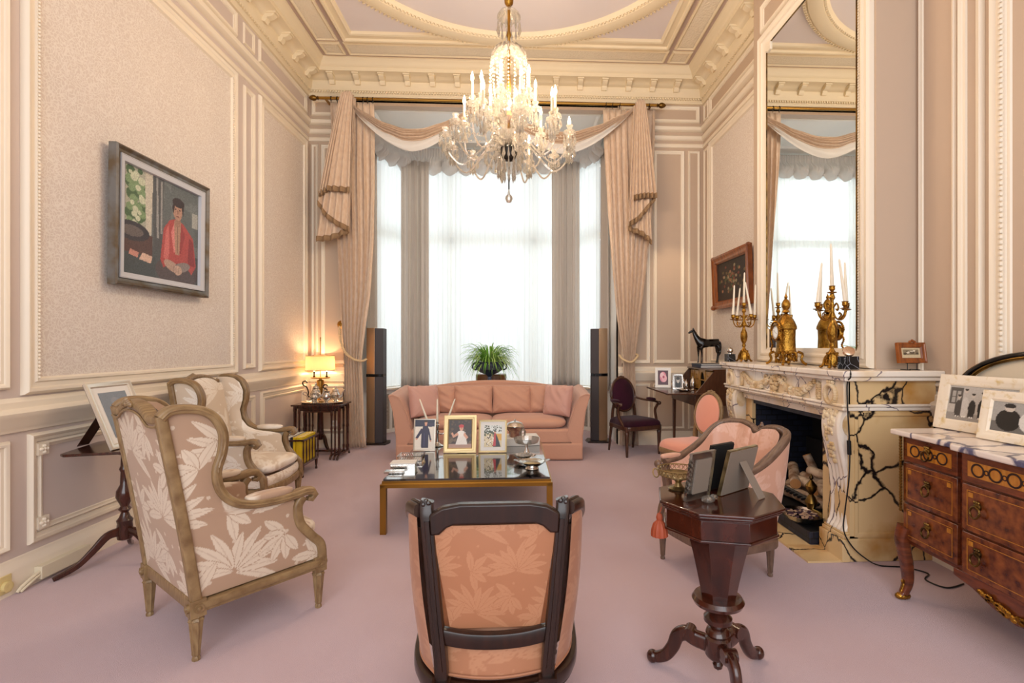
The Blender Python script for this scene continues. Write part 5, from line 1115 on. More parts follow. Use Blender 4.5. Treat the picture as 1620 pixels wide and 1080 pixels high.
# ---------------------------------------------------------------- mantel objects
MZ = 1.2375
def candelabrum(label, x, y, rz, cand):
    t = thing('candelabrum', label, 'candelabrum', (x, y, MZ), rz, 'pair of gilt candelabra')
    mb = MB()
    for k in range(4):
        a = PI/4+k*PI/2; P = smooth_path([(.035*cos(a), .035*sin(a), .09), (.05*cos(a), .05*sin(a), .06), (.055*cos(a), .055*sin(a), .03), (.07*cos(a), .07*sin(a), .008)], 4); mb.tube(P, [.009]*len(P), 7); mb.ell((.072*cos(a), .072*sin(a), .009), (.014, .014, .009), seg=8, rings=6)
    r = random.Random(5)
    for i in range(60): a = r.random()*6.3; z = .02+.09*r.random(); q = .058-.3*(z-.02)*.9; mb.ell((q*cos(a), q*sin(a), z), (.008, .008, .010), seg=6, rings=4)
    build(mb, 'scroll_feet', M_gold, t)
    build(MB().lathe([(.05, .02), (.048, .05), (.04, .09), (.02, .125), (.012, .14), (.02, .16), (.014, .18), (.03, .21), (.036, .25), (.032, .29), (.018, .315), (.012, .34), (.022, .36), (.014, .38), (.016, .44), (.010, .48), (.022, .50), (.012, .53)], seg=20, flute=.1, fn=8), 'stem', M_gold, t)
    cup = [(.007, 0), (.03, .006), (.032, .01), (.01, .014), (.012, .02), (.02, .03), (.019, .05), (.024, .055), (.013, .056)]
    build(MB().lathe(cup, (0, 0, .53), 14), 'centre_socket', M_gold, t)
    ends = []
    for k in range(4):
        a = k*PI/2+.15; c = (cos(a), sin(a)); pr = lambda q, z: (q*c[0], q*c[1], z)
        P = smooth_path([pr(.012, .40), pr(.035, .355), pr(.075, .345), pr(.105, .37), pr(.118, .41)], 6); Q = smooth_path([pr(.012, .43), pr(.04, .46), pr(.055, .43), pr(.045, .41), pr(.035, .42)], 5)
        e = pr(.118, .41); ends.append((e[0], e[1], .41+.056))
        build(MB().tube(P, .0055, 7).tube(Q, .0045, 6).tube(smooth_path([pr(.06, .35), pr(.08, .375), pr(.07, .392), pr(.058, .382)], 4), .004, 6).lathe(cup, e, 14), 'branch', M_gold, t)
    R = Matrix.Translation((x, y, MZ)) @ Matrix.Rotation(rz, 4, 'Z')
    for (idx, dx, dy, L, lb) in cand:
        b = Vector((0, 0, .586)) if idx < 0 else Vector(ends[idx]); p0 = R @ b; p1 = p0+Vector((dx, dy, L))
        stick_candle(p0, p1, lb, 'ivory tapers on the mantel', .0125)
candelabrum('near gilt five-light candelabrum with tall tapers at the camera end of the mantel', 2.23, 3.50, 0, ((-1, -.008, 0, .29, 'tallest centre taper of the near gilt candelabrum'), (2, .03, .0, .27, 'taper on the left branch of the near gilt candelabrum, leaning right'), (3, -.04, .0, .28, 'taper on the front branch of the near gilt candelabrum, leaning left'), (0, -.012, 0, .28, 'taper on the right branch of the near gilt candelabrum'), (1, .01, .0, .27, 'taper on the rear branch of the near gilt candelabrum')))
candelabrum('far gilt five-light candelabrum with tapers beside the small painting', 2.24, 4.93, 0, ((-1, .006, 0, .29, 'tallest centre taper of the far gilt candelabrum'), (2, .012, 0, .28, 'upright taper on the left branch of the far gilt candelabrum'), (3, -.055, 0, .30, 'taper leaning left on the front branch of the far gilt candelabrum'), (0, .01, 0, .29, 'taper on the right branch of the far gilt candelabrum'), (1, .03, 0, .27, 'taper on the rear branch of the far gilt candelabrum')))
# clock
t = thing('mantel_clock', 'ornate gilt mantel clock with white enamel dial between the candelabra', 'clock', (2.235, 4.13, MZ), 0)
mb = MB(); mb.lathe([(.085, .09), (.09, .10), (.08, .115), (.078, .14), (.075, .22), (.078, .29), (.088, .30), (.086, .32), (.07, .36), (.045, .40), (.02, .425), (.012, .43)], seg=28, sx=.95)
build(mb, 'case', M_gold, t)
mb = MB().lathe([(.012, .43), (.03, .44), (.02, .46), (.034, .485), (.035, .51), (.02, .54), (.008, .55), (.014, .565), (.005, .585), (0, .60)], seg=16); build(mb, 'urn_finial', M_gold, t)
D = Matrix.Translation((-.083, 0, .27)) @ Matrix.Rotation(-PI/2, 4, 'Y')
build(MB().lathe([(.062, -.02), (.07, 0), (.068, .012), (.058, .016), (.055, .006)], (0, 0, 0), 30, D), 'bezel', M_gold, t)
M_dial = mat('white enamel', 'f2f2ee', .15, coat=.5)
dl = build(MB().lathe([(.056, .0), (.056, .006), (0, .010)], (0, 0, 0), 30, D), 'dial', M_dial, t)
RN = ['XII', 'I', 'II', 'III', 'IIII', 'V', 'VI', 'VII', 'VIII', 'IX', 'X', 'XI']
nm = MB()
def stroke(mb, T, a, b, w3): mb.sweep([T @ Vector((a[0], a[1], 0)), T @ Vector((b[0], b[1], 0))], rrect(w3, .0008, .0001, 1), ref=(1, 0, 0))
for k, s in enumerate(RN):
    an = -2*PI*k/12; T = D @ Matrix.Rotation(an-PI/2+PI/2, 4, 'Z') @ Matrix.Translation((.046, 0, .0085)) @ Matrix.Rotation(-PI/2, 4, 'Z')
    x = -len(s)*.0026
    for ch in s:
        if ch == 'I': stroke(nm, T, (x, -.005), (x, .005), .0009)
        elif ch == 'V': stroke(nm, T, (x-.0018, .005), (x, -.005), .001); stroke(nm, T, (x+.0018, .005), (x, -.005), .0007)
        else: stroke(nm, T, (x-.0018, .005), (x+.0018, -.005), .001); stroke(nm, T, (x+.0018, .005), (x-.0018, -.005), .0007)
        x += .0052
build(nm, 'numerals', M_black, dl)
T = D @ Matrix.Translation((0, 0, .012)); h = MB(); stroke(h, T, (0, 0), (.022, .012), .002); stroke(h, T, (0, 0), (-.012, -.034), .0015); build(h, 'hands', M_black, dl)
mb = MB(); r = random.Random(11)
for i in range(120):
    a = r.random()*2*PI; z = .02+.09*r.random(); mb.ell((.075*cos(a), .09*sin(a), z), (.011, .011, .012), seg=6, rings=4)
for s in (-1, 1):
    for i in range(16): mb.ell((-.085, s*(.07+.012*sin(i)), .10+.014*i), (.010, .010, .010), seg=6, rings=4)
for i in range(14): a = PI*i/13; mb.ell((-.088, .075*cos(a), .29+.07*sin(a)), (.011, .011, .011), seg=6, rings=4)
build(mb, 'scroll_ornament', M_gold, t)
for sx in (-1, 1):
    for sy in (-1, 1):
        P = smooth_path([(sx*.06, sy*.075, .11), (sx*.085, sy*.10, .09), (sx*.075, sy*.10, .05), (sx*.085, sy*.115, .02), (sx*.10, sy*.135, .007)], 5)
        build(MB().tube(P, [.011]*(len(P)-3)+[.010, .012, .008], 8), 'foot', M_gold, t)
t = thing('watch_paperweight', 'black marble cube with tilted gold desk watch on the near mantel corner', 'desk ornament', (2.235, 3.33, MZ), .1)
build(MB().box(-.045, -.045, 0, .045, .045, .088), 'marble_cube', M_blackmarble, t, bevel=.002)
build(MB().lathe([(.006, -.022), (.030, -.014), (.038, 0), (.035, .016), (.028, .020), (.0, .020)], (0, 0, 0), 24, Matrix.Translation((0, 0, .118)) @ Matrix.Rotation(math.radians(58), 4, (.5, -.2, 0))), 'watch', mat('pale gold shell', 'd9b99a', .2, .8), t)
t = thing('sphere_paperweight', 'black marble cube with silver ball at the far end of the mantel', 'desk ornament', (2.125, 4.99, MZ), 0)
build(MB().box(-.04, -.04, 0, .04, .04, .075), 'marble_cube', M_blackmarble, t, bevel=.002); build(MB().lathe([(.018, .075), (.018, .083), (.012, .085)], seg=14).ell((0, 0, .112), (.03, .03, .03), seg=20, rings=14), 'silver_ball', M_silver, t)
o = build(MB().ell((0, 0, .055), (.012, .045, .058), 2, 20, 14), 'slate_oval', M_blackmarble); o.location = (2.30, 5.03, MZ); tag(o, 'dark oval slate standing behind the silver ball ornament', 'ornament')
t = photo_frame('small walnut framed picture on an easel at the right end of the marble mantel', 'picture', (2.585, 3.215, MZ+.045), .08, .205, .135, .034, M_frame, 'cdbb98', [('r', .1, .3, .9, .8, '8a7c62'), ('n', .15, .35, .85, .7, 10, .07, '4a3d30'), ('n', .3, .4, .8, .7, 6, .06, 'e3d7c0')], 8, .018, None, nx=30, name='easel_picture', strut=False)
mb = MB()
for s in (-1, 1): mb.tube([(s*.035, -.006, .004), (s*.035, -.006, -.043)], .0025, 6).tube([(s*.035, -.03, -.043), (s*.035, .05, -.043)], .0025, 6)
mb.tube([(-.05, -.01, 0), (.05, -.01, 0)], .0025, 6); build(mb, 'wire_easel', M_black, t)
build(MB().leafblob([(0, -.005, .148), (-.016, -.005, .14), (.016, -.005, .14)], .010), 'crest_ornament', M_frame, t)
# still life in the nook
t = thing('still_life_painting', 'dark flower still life in an orange-brown carved frame left of the mirror', 'painting', (2.585, 5.97, 1.86), -PI/2)
M = Matrix.Rotation(math.radians(2), 4, 'X')
picframe(t, 1.05, .67, .10, .05, M_frame, M)
FL = [('e', .5, .3, .16, .2, '3a2a20'), ('r', 0, 0, 1, .14, '2f231c')]
r = random.Random(9)
for i in range(60): FL.append(('e', .5+.2*r.gauss(0, 1)*.8, .52+.16*r.gauss(0, 1), .03, .035, r.choice(['8d6a4a', '6b5a3c', 'a8785a', '9c8f70', '4d5a38', '7a3d30'])))
picture('painted_canvas', t, M @ Vector((-.43, -.012, .095)), M @ Vector((.86, 0, 0)), M @ Vector((0, 0, .48)), 90, 60, '2b241f', FL, m=M_paint, jit=.12)
mb = MB().leafblob([(s*.5, -.05, z) for s in (-1, 1) for z in (.02, .65)], .035).leafblob([(x, -.05, .655) for x in (-.08, -.04, 0, .04, .08)], .022); build(mb, 'carved_corner', M_frame, t)

# ---------------------------------------------------------------- writing desk
t = thing('writing_desk', 'walnut slant-front writing desk with open leaf in the right corner', 'desk', (2.3, 6.18, 0))
build(MB().box(2.03, 5.74, .70, 2.60, 6.62, .83), 'case', M_desk, t, bevel=.004)
for x in (2.055, 2.575):
    for y in (5.77, 6.59): build(MB().sweep([(x, y, .70), (x, y, 0)], rrect(.042, .042, .004), ref=(1, 0, 0), sc=[1, .6]), 'leg', M_desk, t)
build(MB().box(1.70, 5.68, .832, 2.22, 6.64, .85), 'writing_leaf', M_desk, t, bevel=.003)
for y in (5.74, 6.60): build(YP([(2.03, .83), (2.26, 1.10), (2.60, 1.10), (2.60, .83)], y, y+.02), 'slant_side', M_desk, t)
build(MB().box(2.24, 5.74, 1.10, 2.60, 6.62, 1.12).box(2.58, 5.76, .83, 2.6, 6.6, 1.10), 'top', M_desk, t, bevel=.002)
M_sat = wood('golden satinwood', 'b98a3f', '8f6226', .3)
bd = MB()
for y in (5.90, 6.06, 6.28, 6.44): bd.box(2.27, y-.006, .85, 2.57, y+.006, 1.10)
bd.box(2.27, 5.76, .965, 2.57, 6.6, .975); build(bd, 'pigeonhole_divider', M_sat, t)
for y0 in (5.77, 5.912, 6.292, 6.452):
    for z0 in (.855, .98):
        d = build(MB().box(2.272, y0, z0, 2.5, y0+.125, z0+.105), 'small_drawer', M_sat, t, bevel=.003); build(MB().ell((2.266, y0+.062, z0+.052), (.007, .007, .007), seg=8, rings=6), 'knob', M_brass, d)
build(MB().box(2.30, 6.07, .85, 2.56, 6.27, 1.10), 'niche_shade_block', M_black, t)  # solid black block stands in for the shade inside the arch
ar = [(y, z) for y, z in ((6.07, .85), (6.07, 1.10), (6.27, 1.10), (6.27, .85), (6.24, .85), (6.24, 1.0), (6.215, 1.05), (6.17, 1.075), (6.125, 1.05), (6.10, 1.0), (6.10, .85))]
build(MB().prism(ar, 0, .012, Matrix(((0, 0, 1, 2.275), (1, 0, 0, 0), (0, 1, 0, 0), (0, 0, 0, 1)))), 'niche_arch', M_sat, t)
off(t)
for i, (z0, z1, c, lb) in enumerate(((1.122, 1.148, '2b3550', 'blue grey book under the other book on the writing desk'), (1.149, 1.170, '3b4a5c', 'dark book directly under the bronze horse'))):
    t = thing('book', lb, 'book', (2.37, 6.27, z0), .03*i)
    build(MB().box(-.13, -.15, .003, .128, .148, z1-z0-.003), 'pages', M_paperw, t); build(MB().box(-.135, -.155, 0, .135, .155, .003).box(-.135, -.155, z1-z0-.003, .135, .155, z1-z0).box(-.135, -.155, 0, -.131, .155, z1-z0), 'cover', mat('book cover %d' % i, c, .5), t)
def skin(name, J, E, m, parent, lv=2):
    me = bpy.data.meshes.new(name); me.from_pydata([j[:3] for j in J], E, []); o = bpy.data.objects.new(name, me); COL.objects.link(o); o.parent = parent; me.materials.append(m)
    o.modifiers.new('skin', 'SKIN'); sv = me.skin_vertices[0] if me.skin_vertices else None
    if sv is None:
        bpy.context.view_layer.objects.active = o; sv = me.skin_vertices[0]
    for i, j in enumerate(J): sv.data[i].radius = (j[3], j[4] if len(j) > 4 else j[3]); sv.data[i].use_root = (i == 0)
    d = o.modifiers.new('sub', 'SUBSURF'); d.levels = lv; d.render_levels = lv; o.modifiers['skin'].use_smooth_shade = True
    return o
t = thing('horse_figurine', 'standing dark bronze horse figurine on the writing desk', 'figurine', (2.36, 6.27, 1.171), 0)
J = [(.10, 0, .265, .052, .055), (.03, 0, .255, .054, .052), (-.045, 0, .262, .052, .06), (-.095, 0, .285, .042, .05), (-.125, 0, .335, .026, .036), (-.150, 0, .385, .018, .026), (-.165, 0, .412, .017, .020), (-.195, 0, .398, .013, .016), (-.225, 0, .378, .010, .011),
     (.135, 0, .262, .040, .045), (.150, .03, .20, .022, .032), (.150, .032, .15, .012, .016), (.165, .032, .125, .009, .012), (.155, .032, .06, .007, .008), (.150, .032, .022, .009, .009), (.143, .032, .006, .012, .010),
     (.150, -.03, .20, .022, .032), (.145, -.032, .15, .012, .016), (.155, -.032, .125, .009, .012), (.143, -.032, .06, .007, .008), (.138, -.032, .022, .009, .009), (.130, -.032, .006, .012, .010),
     (-.085, .028, .21, .020, .026), (-.085, .030, .13, .010, .012), (-.085, .030, .07, .007, .007), (-.087, .030, .022, .009, .009), (-.095, .030, .006, .012, .010),
     (-.07, -.028, .21, .020, .026), (-.062, -.030, .13, .010, .012), (-.060, -.030, .07, .007, .007), (-.062, -.030, .022, .009, .009), (-.070, -.030, .006, .012, .010)]
E_ = [(0, 1), (1, 2), (2, 3), (3, 4), (4, 5), (5, 6), (6, 7), (7, 8), (0, 9), (9, 10), (10, 11), (11, 12), (12, 13), (13, 14), (14, 15), (9, 16), (16, 17), (17, 18), (18, 19), (19, 20), (20, 21), (2, 22), (22, 23), (23, 24), (24, 25), (25, 26), (2, 27), (27, 28), (28, 29), (29, 30), (30, 31)]
skin('body', J, E_, M_bronze, t)
build(MB().tube(smooth_path([(.16, 0, .285), (.185, 0, .25), (.185, 0, .17), (.175, 0, .10)], 5), [.008]*3+[.014]*10+[.010, .006, .003], 8), 'tail', M_bronze, t)
build(MB().sheet(lambda u, v: (-.098-.062*u+.012*v*(1-v)*2, .004*sin(20*u), .335+.09*u+.012*v), 14, 4), 'mane', M_bronze, t, solid=.008)
for s in (-1, 1): build(MB().lathe([(.006, 0), (.007, .008), (0, .026)], (0, 0, 0), 8, Matrix.Translation((-.162, s*.011, .425))), 'ear', M_bronze, t)
photo_frame('white framed portrait in pink tones at the back of the desk leaf', 'photo frame', (1.87, 6.46, .852), -.25, .20, .26, .036, M_white, '4b1523', ROSE, 12, .012, 'frames on the writing desk')
photo_frame('small silver framed grey portrait in front of the pink one on the desk', 'photo frame', (2.0, 6.25, .852), -.2, .13, .19, .02, M_silver, '6f6a66', BWFACE, 12, .010, 'frames on the writing desk')
for i, (x, y, s, lb) in enumerate(((2.07, 6.15, 1.0, 'small silver shaker left of the tall one on the desk leaf'), (2.13, 6.08, 1.35, 'tallest silver shaker in the group on the desk leaf'), (2.10, 6.34, 1.1, 'silver shaker behind the others on the desk leaf'))):
    t = thing('silver_shaker', lb, 'shaker', (x, y, .851), 0, 'silver shaker group on the desk'); build(MB().lathe([(.02*s, 0), (.022*s, .006*s), (.012*s, .015*s), (.026*s, .04*s), (.024*s, .07*s)], seg=14), 'body', M_silver, t); build(MB().lathe([(.025*s, .07*s), (.018*s, .10*s), (.005*s, .115*s), (.008*s, .125*s), (0, .13*s)], seg=14), 'lid', M_silver, t)
o = build(MB().lathe([(.05, 0), (.055, .004), (.085, .016), (.088, .018), (.05, .009), (0, .008)], seg=24), 'silver_dish', M_silver); o.location = (1.98, 5.98, .851); tag(o, 'shallow silver dish on the near edge of the desk leaf', 'dish')

# ---------------------------------------------------------------- commode
t = thing('commode', 'inlaid wooden commode with marble top and gilt mounts at the right edge', 'commode', (2.42, 2.03, 0))
BV = wood('burl marquetry', '8a4a22', '43190c', .22, (2, 5, 5), .5, 5); M_com = wood('tulipwood veneer', '7a3a1b', '4a210f', .22, (2, 3, 12), .5, 4); M_inl = wood('golden inlay', 'c4842e', 'a5641c', .25, (2, 12, 3), .5, 5); M_bl = mat('dark inlay line', '26100a', .3)
plan = [(2.135, 2.72), (2.125, 2.34), (2.09, 2.30), (2.085, 1.76), (2.125, 1.72), (2.135, 1.34)]
full = plan+[(2.69, 1.34), (2.69, 2.72)]
build(MB().prism([(x+.012, y) for x, y in plan]+[(2.69, 1.35), (2.69, 2.71)], .31, .90), 'carcase', M_com, t)
tp = smooth_path([(2.10, 2.77, 0), (2.095, 2.36, 0), (2.055, 2.32, 0), (2.045, 2.03, 0), (2.055, 1.74, 0), (2.095, 1.70, 0), (2.10, 1.29, 0)], 1); tp = [(p.x, p.y) for p in tp]+[(2.70, 1.29), (2.70, 2.77)]
build(MB().prism(tp, .90, .93), 'marble_top', M_marbletop, t, bevel=.008, seg=3)
rows = [(.335, .53), (.54, .755), (.765, .895)]
for (xa, ya), (xb, yb_) in ((plan[0], plan[1]), (plan[2], plan[3]), (plan[4], plan[5])):
    ang = math.atan2(yb_-ya, xb-xa); L = math.hypot(xb-xa, yb_-ya); M = Matrix.Translation((xa, ya, 0)) @ Matrix.Rotation(ang, 4, 'Z')   # local x runs towards the camera, -y faces the room
    for r_, (z0, z1) in enumerate(rows):
        d = build(MB().box(.012, -.004, z0, L-.012, .014, z1, M), 'drawer', BV if r_ < 2 else M_com, t, bevel=.003)
        big = L > .45; hs = [L/2] if not big else [.10, L-.10]
        if r_ == 2:
            il = MB().box(.045, -.006, z0+.03, L-.045, -.003, z1-.03, M); build(il, 'inlay_band', M_inl, d, smooth=False)
            ri = MB(); n = max(2, round((L-.11)/.085)); st = (L-.11)/n
            for k in range(n):
                c = Vector((.055+st*(k+.5), -.0075, (z0+z1)/2)); ri.sweep([M @ (c+Vector((.030*cos(q), 0, .028*sin(q)))) for q in [2*PI*j/24 for j in range(24)]], rrect(.008, .002, .0004, 1), ref=M.to_3x3() @ Vector((0, -1, 0)), closed=True)
                if k < n-1: c2 = c+Vector((st/2, 0, 0)); ri.sweep([M @ (c2+Vector((.010*cos(q), 0, .010*sin(q)))) for q in [2*PI*j/12 for j in range(12)]], rrect(.005, .002, .0004, 1), ref=M.to_3x3() @ Vector((0, -1, 0)), closed=True)
            build(ri, 'chain_inlay', M_bl, d)
            hs = [L/2] if not big else []
        else:
            ln = MB(); ln.rframe(M @ Vector((0, -.0045, 0)), M.to_3x3() @ Vector((1, 0, 0)), (0, 0, 1), M.to_3x3() @ Vector((0, -1, 0)), .04, L-.04, z0+.025, z1-.025, [(0, 0), (0, .001), (.003, .001), (.003, 0)])
            for xx in (.06, L-.06):
                ln.cb((xx, -.005, z1-.045), (.022, .003, .022), M=M)
            build(ln, 'string_inlay', M_inl, d, smooth=False)
        for hx in hs:
            hd = MB(); c = Vector((hx, -.012, (z0+z1)/2+.02)); hd.lathe([(.0, .010), (.012, .008), (.018, .002), (.018, -.006)], (0, 0, 0), 14, M @ Matrix.Translation(c) @ Matrix.Rotation(PI/2, 4, 'X'))
            for q in (-1, 0, 1): hd.ell(M @ (c+Vector((q*.010, -.002, .018))), (.007, .007, .008), seg=7, rings=5)
            hd.tube([M @ (c+Vector((.024*cos(q), -.008-.004*(1-sin(q)), -.026+.026*sin(q)))) for q in [2*PI*j/24 for j in range(24)]], .0048, 8, closed=True)
            build(hd, 'ring_handle', M_oldbrass, d)
ap = [(0, .335), (.62, .335), (.62, .30), (.52, .28), (.42, .24), (.31, .22), (.20, .24), (.10, .28), (0, .30)]
build(MB().prism(ap, 0, .02, Matrix(((0, 0, 1, 2.09), (-1, 0, 0, 2.34), (0, 1, 0, 0), (0, 0, 0, 1)))), 'apron', M_com, t, bevel=.003)
mt = MB(); r = random.Random(3)
for i in range(40): u = r.random()*2-1; mt.ell((2.08, 2.03+.16*u, .235+.045*abs(u)+.02*r.random()), (.01, .016, .012), seg=7, rings=5)
build(mt, 'gilt_apron_mount', M_gold, t)
for y in (2.70, 1.36):
    for x in (2.14, 2.66):
        P = smooth_path([(x, y, .40), (x-.012, y+(.012 if y > 2 else -.012), .32), (x+.002, y, .2), (x+.01, y, .10), (x-.01, y, .04), (x-.03, y, .012)], 5)
        lg = build(MB().sweep(P, rrect(.075, .07, .02, 3), ref=(1, 0, 0), sc=[1-.55*i/(len(P)-1)+(.1 if i > len(P)-4 else 0) for i in range(len(P))]), 'leg', M_com, t)
        build(MB().ell((x-.018, y, .018), (.042, .024, .018), 2.4, 14, 8).tube(smooth_path([(x-.028, y, .03), (x-.02, y, .06), (x-.012, y, .09), (x-.022, y, .10)], 4), .009, 8), 'gilt_sabot', M_gold, lg)
        if x < 2.2:
            g = MB()
            for i in range(26): g.ell((x-.022, y+(.012 if y > 2 else -.012), .89-.016*i*(1 if i < 8 else 1)), (.008, .010, .010), seg=6, rings=4)
            build(g, 'corner_mount', M_oldbrass, t)
off(t)
photo_frame('wide white and gilt frame with an old group photograph on the commode', 'photo frame', (2.42, 2.565, .932), math.radians(-83), .47, .305, .058, M_cream, '9a958f', GROUP, 11, .018, 'white frames on the commode', nx=90)
photo_frame('white and gilt framed black and white couple photograph at the right edge of the picture', 'photo frame', (2.345, 2.275, .932), math.radians(-84), .36, .245, .05, M_cream, '6b6864', COUPLE, 11, .018, 'white frames on the commode', nx=70)
t = thing('oval_mirror', 'dark gilt-edged oval frame behind the photographs on the commode', 'oval frame', (2.605, 2.42, .932), math.radians(-83))
ov = [Vector((.42*cos(a), .0, .215+.215*sin(a))) for a in [2*PI*i/64 for i in range(64)]]
MT = Matrix.Rotation(-math.radians(9), 4, 'X')
build(MB().sweep([MT @ p for p in ov], rrect(.03, .05, .012, 3), ref=(0, -1, .1), closed=True), 'dark_rim', M_blackgloss, t)
build(MB().sweep([MT @ (Vector((0, -.012, .215))+(p-Vector((0, 0, .215)))*.925) for p in ov], circ(8, .010), ref=(0, -1, .1), closed=True).sweep([MT @ (Vector((0, -.012, .215))+(p-Vector((0, 0, .215)))*1.045) for p in ov], circ(6, .006), ref=(0, -1, .1), closed=True), 'gilt_beading', M_oldbrass, t)
build(MB().ell((0, 0, 0), (.385, .004, .195), 2, 48, 16, MT @ Matrix.Translation((0, .004, .215))), 'mirror_glass', mat('cream painted reflection', 'd8cab2', .3, .1), t)  # matte cream put in for the pale reflection in the glass

# ---------------------------------------------------------------- octagonal work table
OC = (.83, 2.07)
t = thing('octagonal_work_table', 'polished rosewood octagonal work table on a carved tripod, right of centre', 'side table', (OC[0], OC[1], 0), math.radians(8))
def octo(r): return [(r*cos(k*PI/4), r*sin(k*PI/4)) for k in range(8)]
build(MB().prism(octo(.258), .757, .770).prism(octo(.248), .745, .757).prism(octo(.238), .735, .745), 'top', M_octw, t, bevel=.005, seg=3, angle=20)
build(MB().prism(octo(.228), .66, .736).prism(octo(.236), .652, .662), 'apron', M_octw, t, bevel=.003, angle=20)
mb = MB(); Q = [(.135, .655), (.125, .60), (.105, .52), (.085, .43), (.072, .365)]
vs = [(r_*cos(k*PI/4), r_*sin(k*PI/4), z) for r_, z in Q for k in range(8)]
mb.add(vs, [(i*8+k, i*8+(k+1) % 8, (i+1)*8+(k+1) % 8, (i+1)*8+k) for i in range(4) for k in range(8)]); build(mb, 'funnel', M_octw, t, angle=20)
build(MB().lathe([(.07, .366), (.095, .36), (.105, .345), (.098, .33), (.06, .318), (.045, .305), (.03, .298), (.04, .29), (.057, .272), (.057, .255), (.04, .238), (.03, .23), (.045, .22), (.05, .205), (.04, .19), (.035, .18)], seg=32), 'turned_collar', M_mahog, t)
build(MB().lathe([(.036, .20), (.052, .185), (.055, .12), (.045, .105), (.02, .10), (.014, .09), (.022, .075), (.018, .06), (.006, .052), (0, .045)], seg=12), 'hub', M_mahog, t)
for a in (math.radians(150-8), math.radians(30-8), math.radians(270-8)):
    c, s = cos(a), sin(a); pr = lambda q, z: (q*c, q*s, z)
    P = smooth_path([pr(.035, .15), pr(.09, .158), pr(.13, .17), pr(.165, .15), pr(.185, .10), pr(.215, .055), pr(.25, .035), pr(.275, .03)], 6); n = len(P)
    lg = MB().sweep(P, rrect(.042, .066, .016, 3), sc=[1.05-.4*i/n for i in range(n)]); lg.ell(pr(.275, .03), (.026, .026, .028), 2, 14, 10).tube([Vector(pr(.115, .178))+Vector((-s*k, c*k, 0)) for k in (-.028, .028)], .026, 14)
    build(lg, 'leg', M_mahog, t)
t = thing('tassel', 'russet silk tassel hanging from the left side of the octagonal table', 'tassel', (.585, 2.075, .655))
build(MB().lathe([(.004, .05), (.010, .045), (.014, .03), (.011, .02), (.026, .005), (.034, -.02), (.036, -.045), (0, -.045)], seg=28, flute=.1, fn=14), 'fringe', M_tassel, t); build(MB().tube([(0, 0, .048), (.006, 0, .06), (.01, 0, .075)], .0025, 6), 'cord', M_tassel, t)
OZ = .771
t = thing('basket_compote', 'gilt silver footed compote with pierced gallery on the octagonal table', 'compote', (.70, 2.185, OZ))
build(MB().lathe([(.042, 0), (.045, .006), (.02, .014), (.012, .03), (.02, .04), (.065, .055), (.085, .063), (.085, .066), (.06, .06), (0, .056)], seg=28), 'bowl', M_gold2, t)
g = MB()
for k in range(28):
    a = 2*PI*k/28; c = (.088*cos(a), .088*sin(a)); g.sweep([(c[0]+.008*cos(q)*-sin(a), c[1]+.008*cos(q)*cos(a), .078+.010*sin(q)) for q in [2*PI*j/8 for j in range(8)]], circ(5, .0016), ref=(cos(a), sin(a), 0), closed=True)
g.tube([(.09*cos(2*PI*k/40), .09*sin(2*PI*k/40), .09) for k in range(40)], .0025, 6, closed=True); build(g, 'pierced_gallery', M_gold2, t)
for s in (-1,): build(MB().tube([(s*(.10+.012*cos(q)), .012*sin(q*1), .072+.016*sin(q)) for q in [2*PI*j/14 for j in range(14)]], .003, 6, closed=True), 'ring_handle', M_gold2, t)
photo_frame('gilt-edged frame seen from behind, rightmost on the octagonal table', 'photo frame', (.925, 2.135, OZ), math.radians(215), .215, .20, .022, M_gold2, '6f6a66', BWFACE, 14, .012, 'frames on the octagonal table', backm=M_backing)
photo_frame('black velvet-backed frame seen from behind, middle one on the octagonal table', 'photo frame', (.865, 2.19, OZ), math.radians(212), .15, .205, .012, M_black, '6f6a66', BWFACE, 12, .012, 'frames on the octagonal table', strut=False)
t = thing('crystal_photo_frame', 'cut crystal frame seen from behind, leftmost frame on the octagonal table', 'photo frame', (.735, 2.04, OZ), math.radians(212), 'frames on the octagonal table')
M = Matrix.Rotation(-math.radians(10), 4, 'X'); mb = MB().rframe((0, 0, 0), (1, 0, 0), (0, 0, 1), (0, -1, 0), -.075, .075, 0, .20, [(0, 0), (0, .014), (.01, .02), (.028, .012), (.03, 0), (0, 0)])
for k in range(34):
    u = k/34*4; i = int(u); f = (u-i)*2-1; x, z = [(f*.062, .015), (.062, .1+f*.085), (-f*.062, .185), (-.062, .1-f*.085)][i]; mb.sweep([(x-.010, -.008, z-.010), (x+.010, -.016, z+.010)], circ(4, .004))
place(mb, M); build(mb, 'crystal_border', M_crystal2, t, smooth=False)
build(MB().box(-.046, .0, .03, .046, .006, .172, M), 'backing', M_backing, t)
build(MB().box(-.045, -.004, .031, .045, -.001, .17, M), 'photograph', M_paperw, t)
o = build(MB().ell((0, 0, .012), (.026, .02, .012), 4, 12, 8).ell((-.02, .012, .02), (.014, .014, .010), 3, 10, 6), 'crystal_easel', M_crystal); o.parent = t; o.location = (.0, .05, 0)
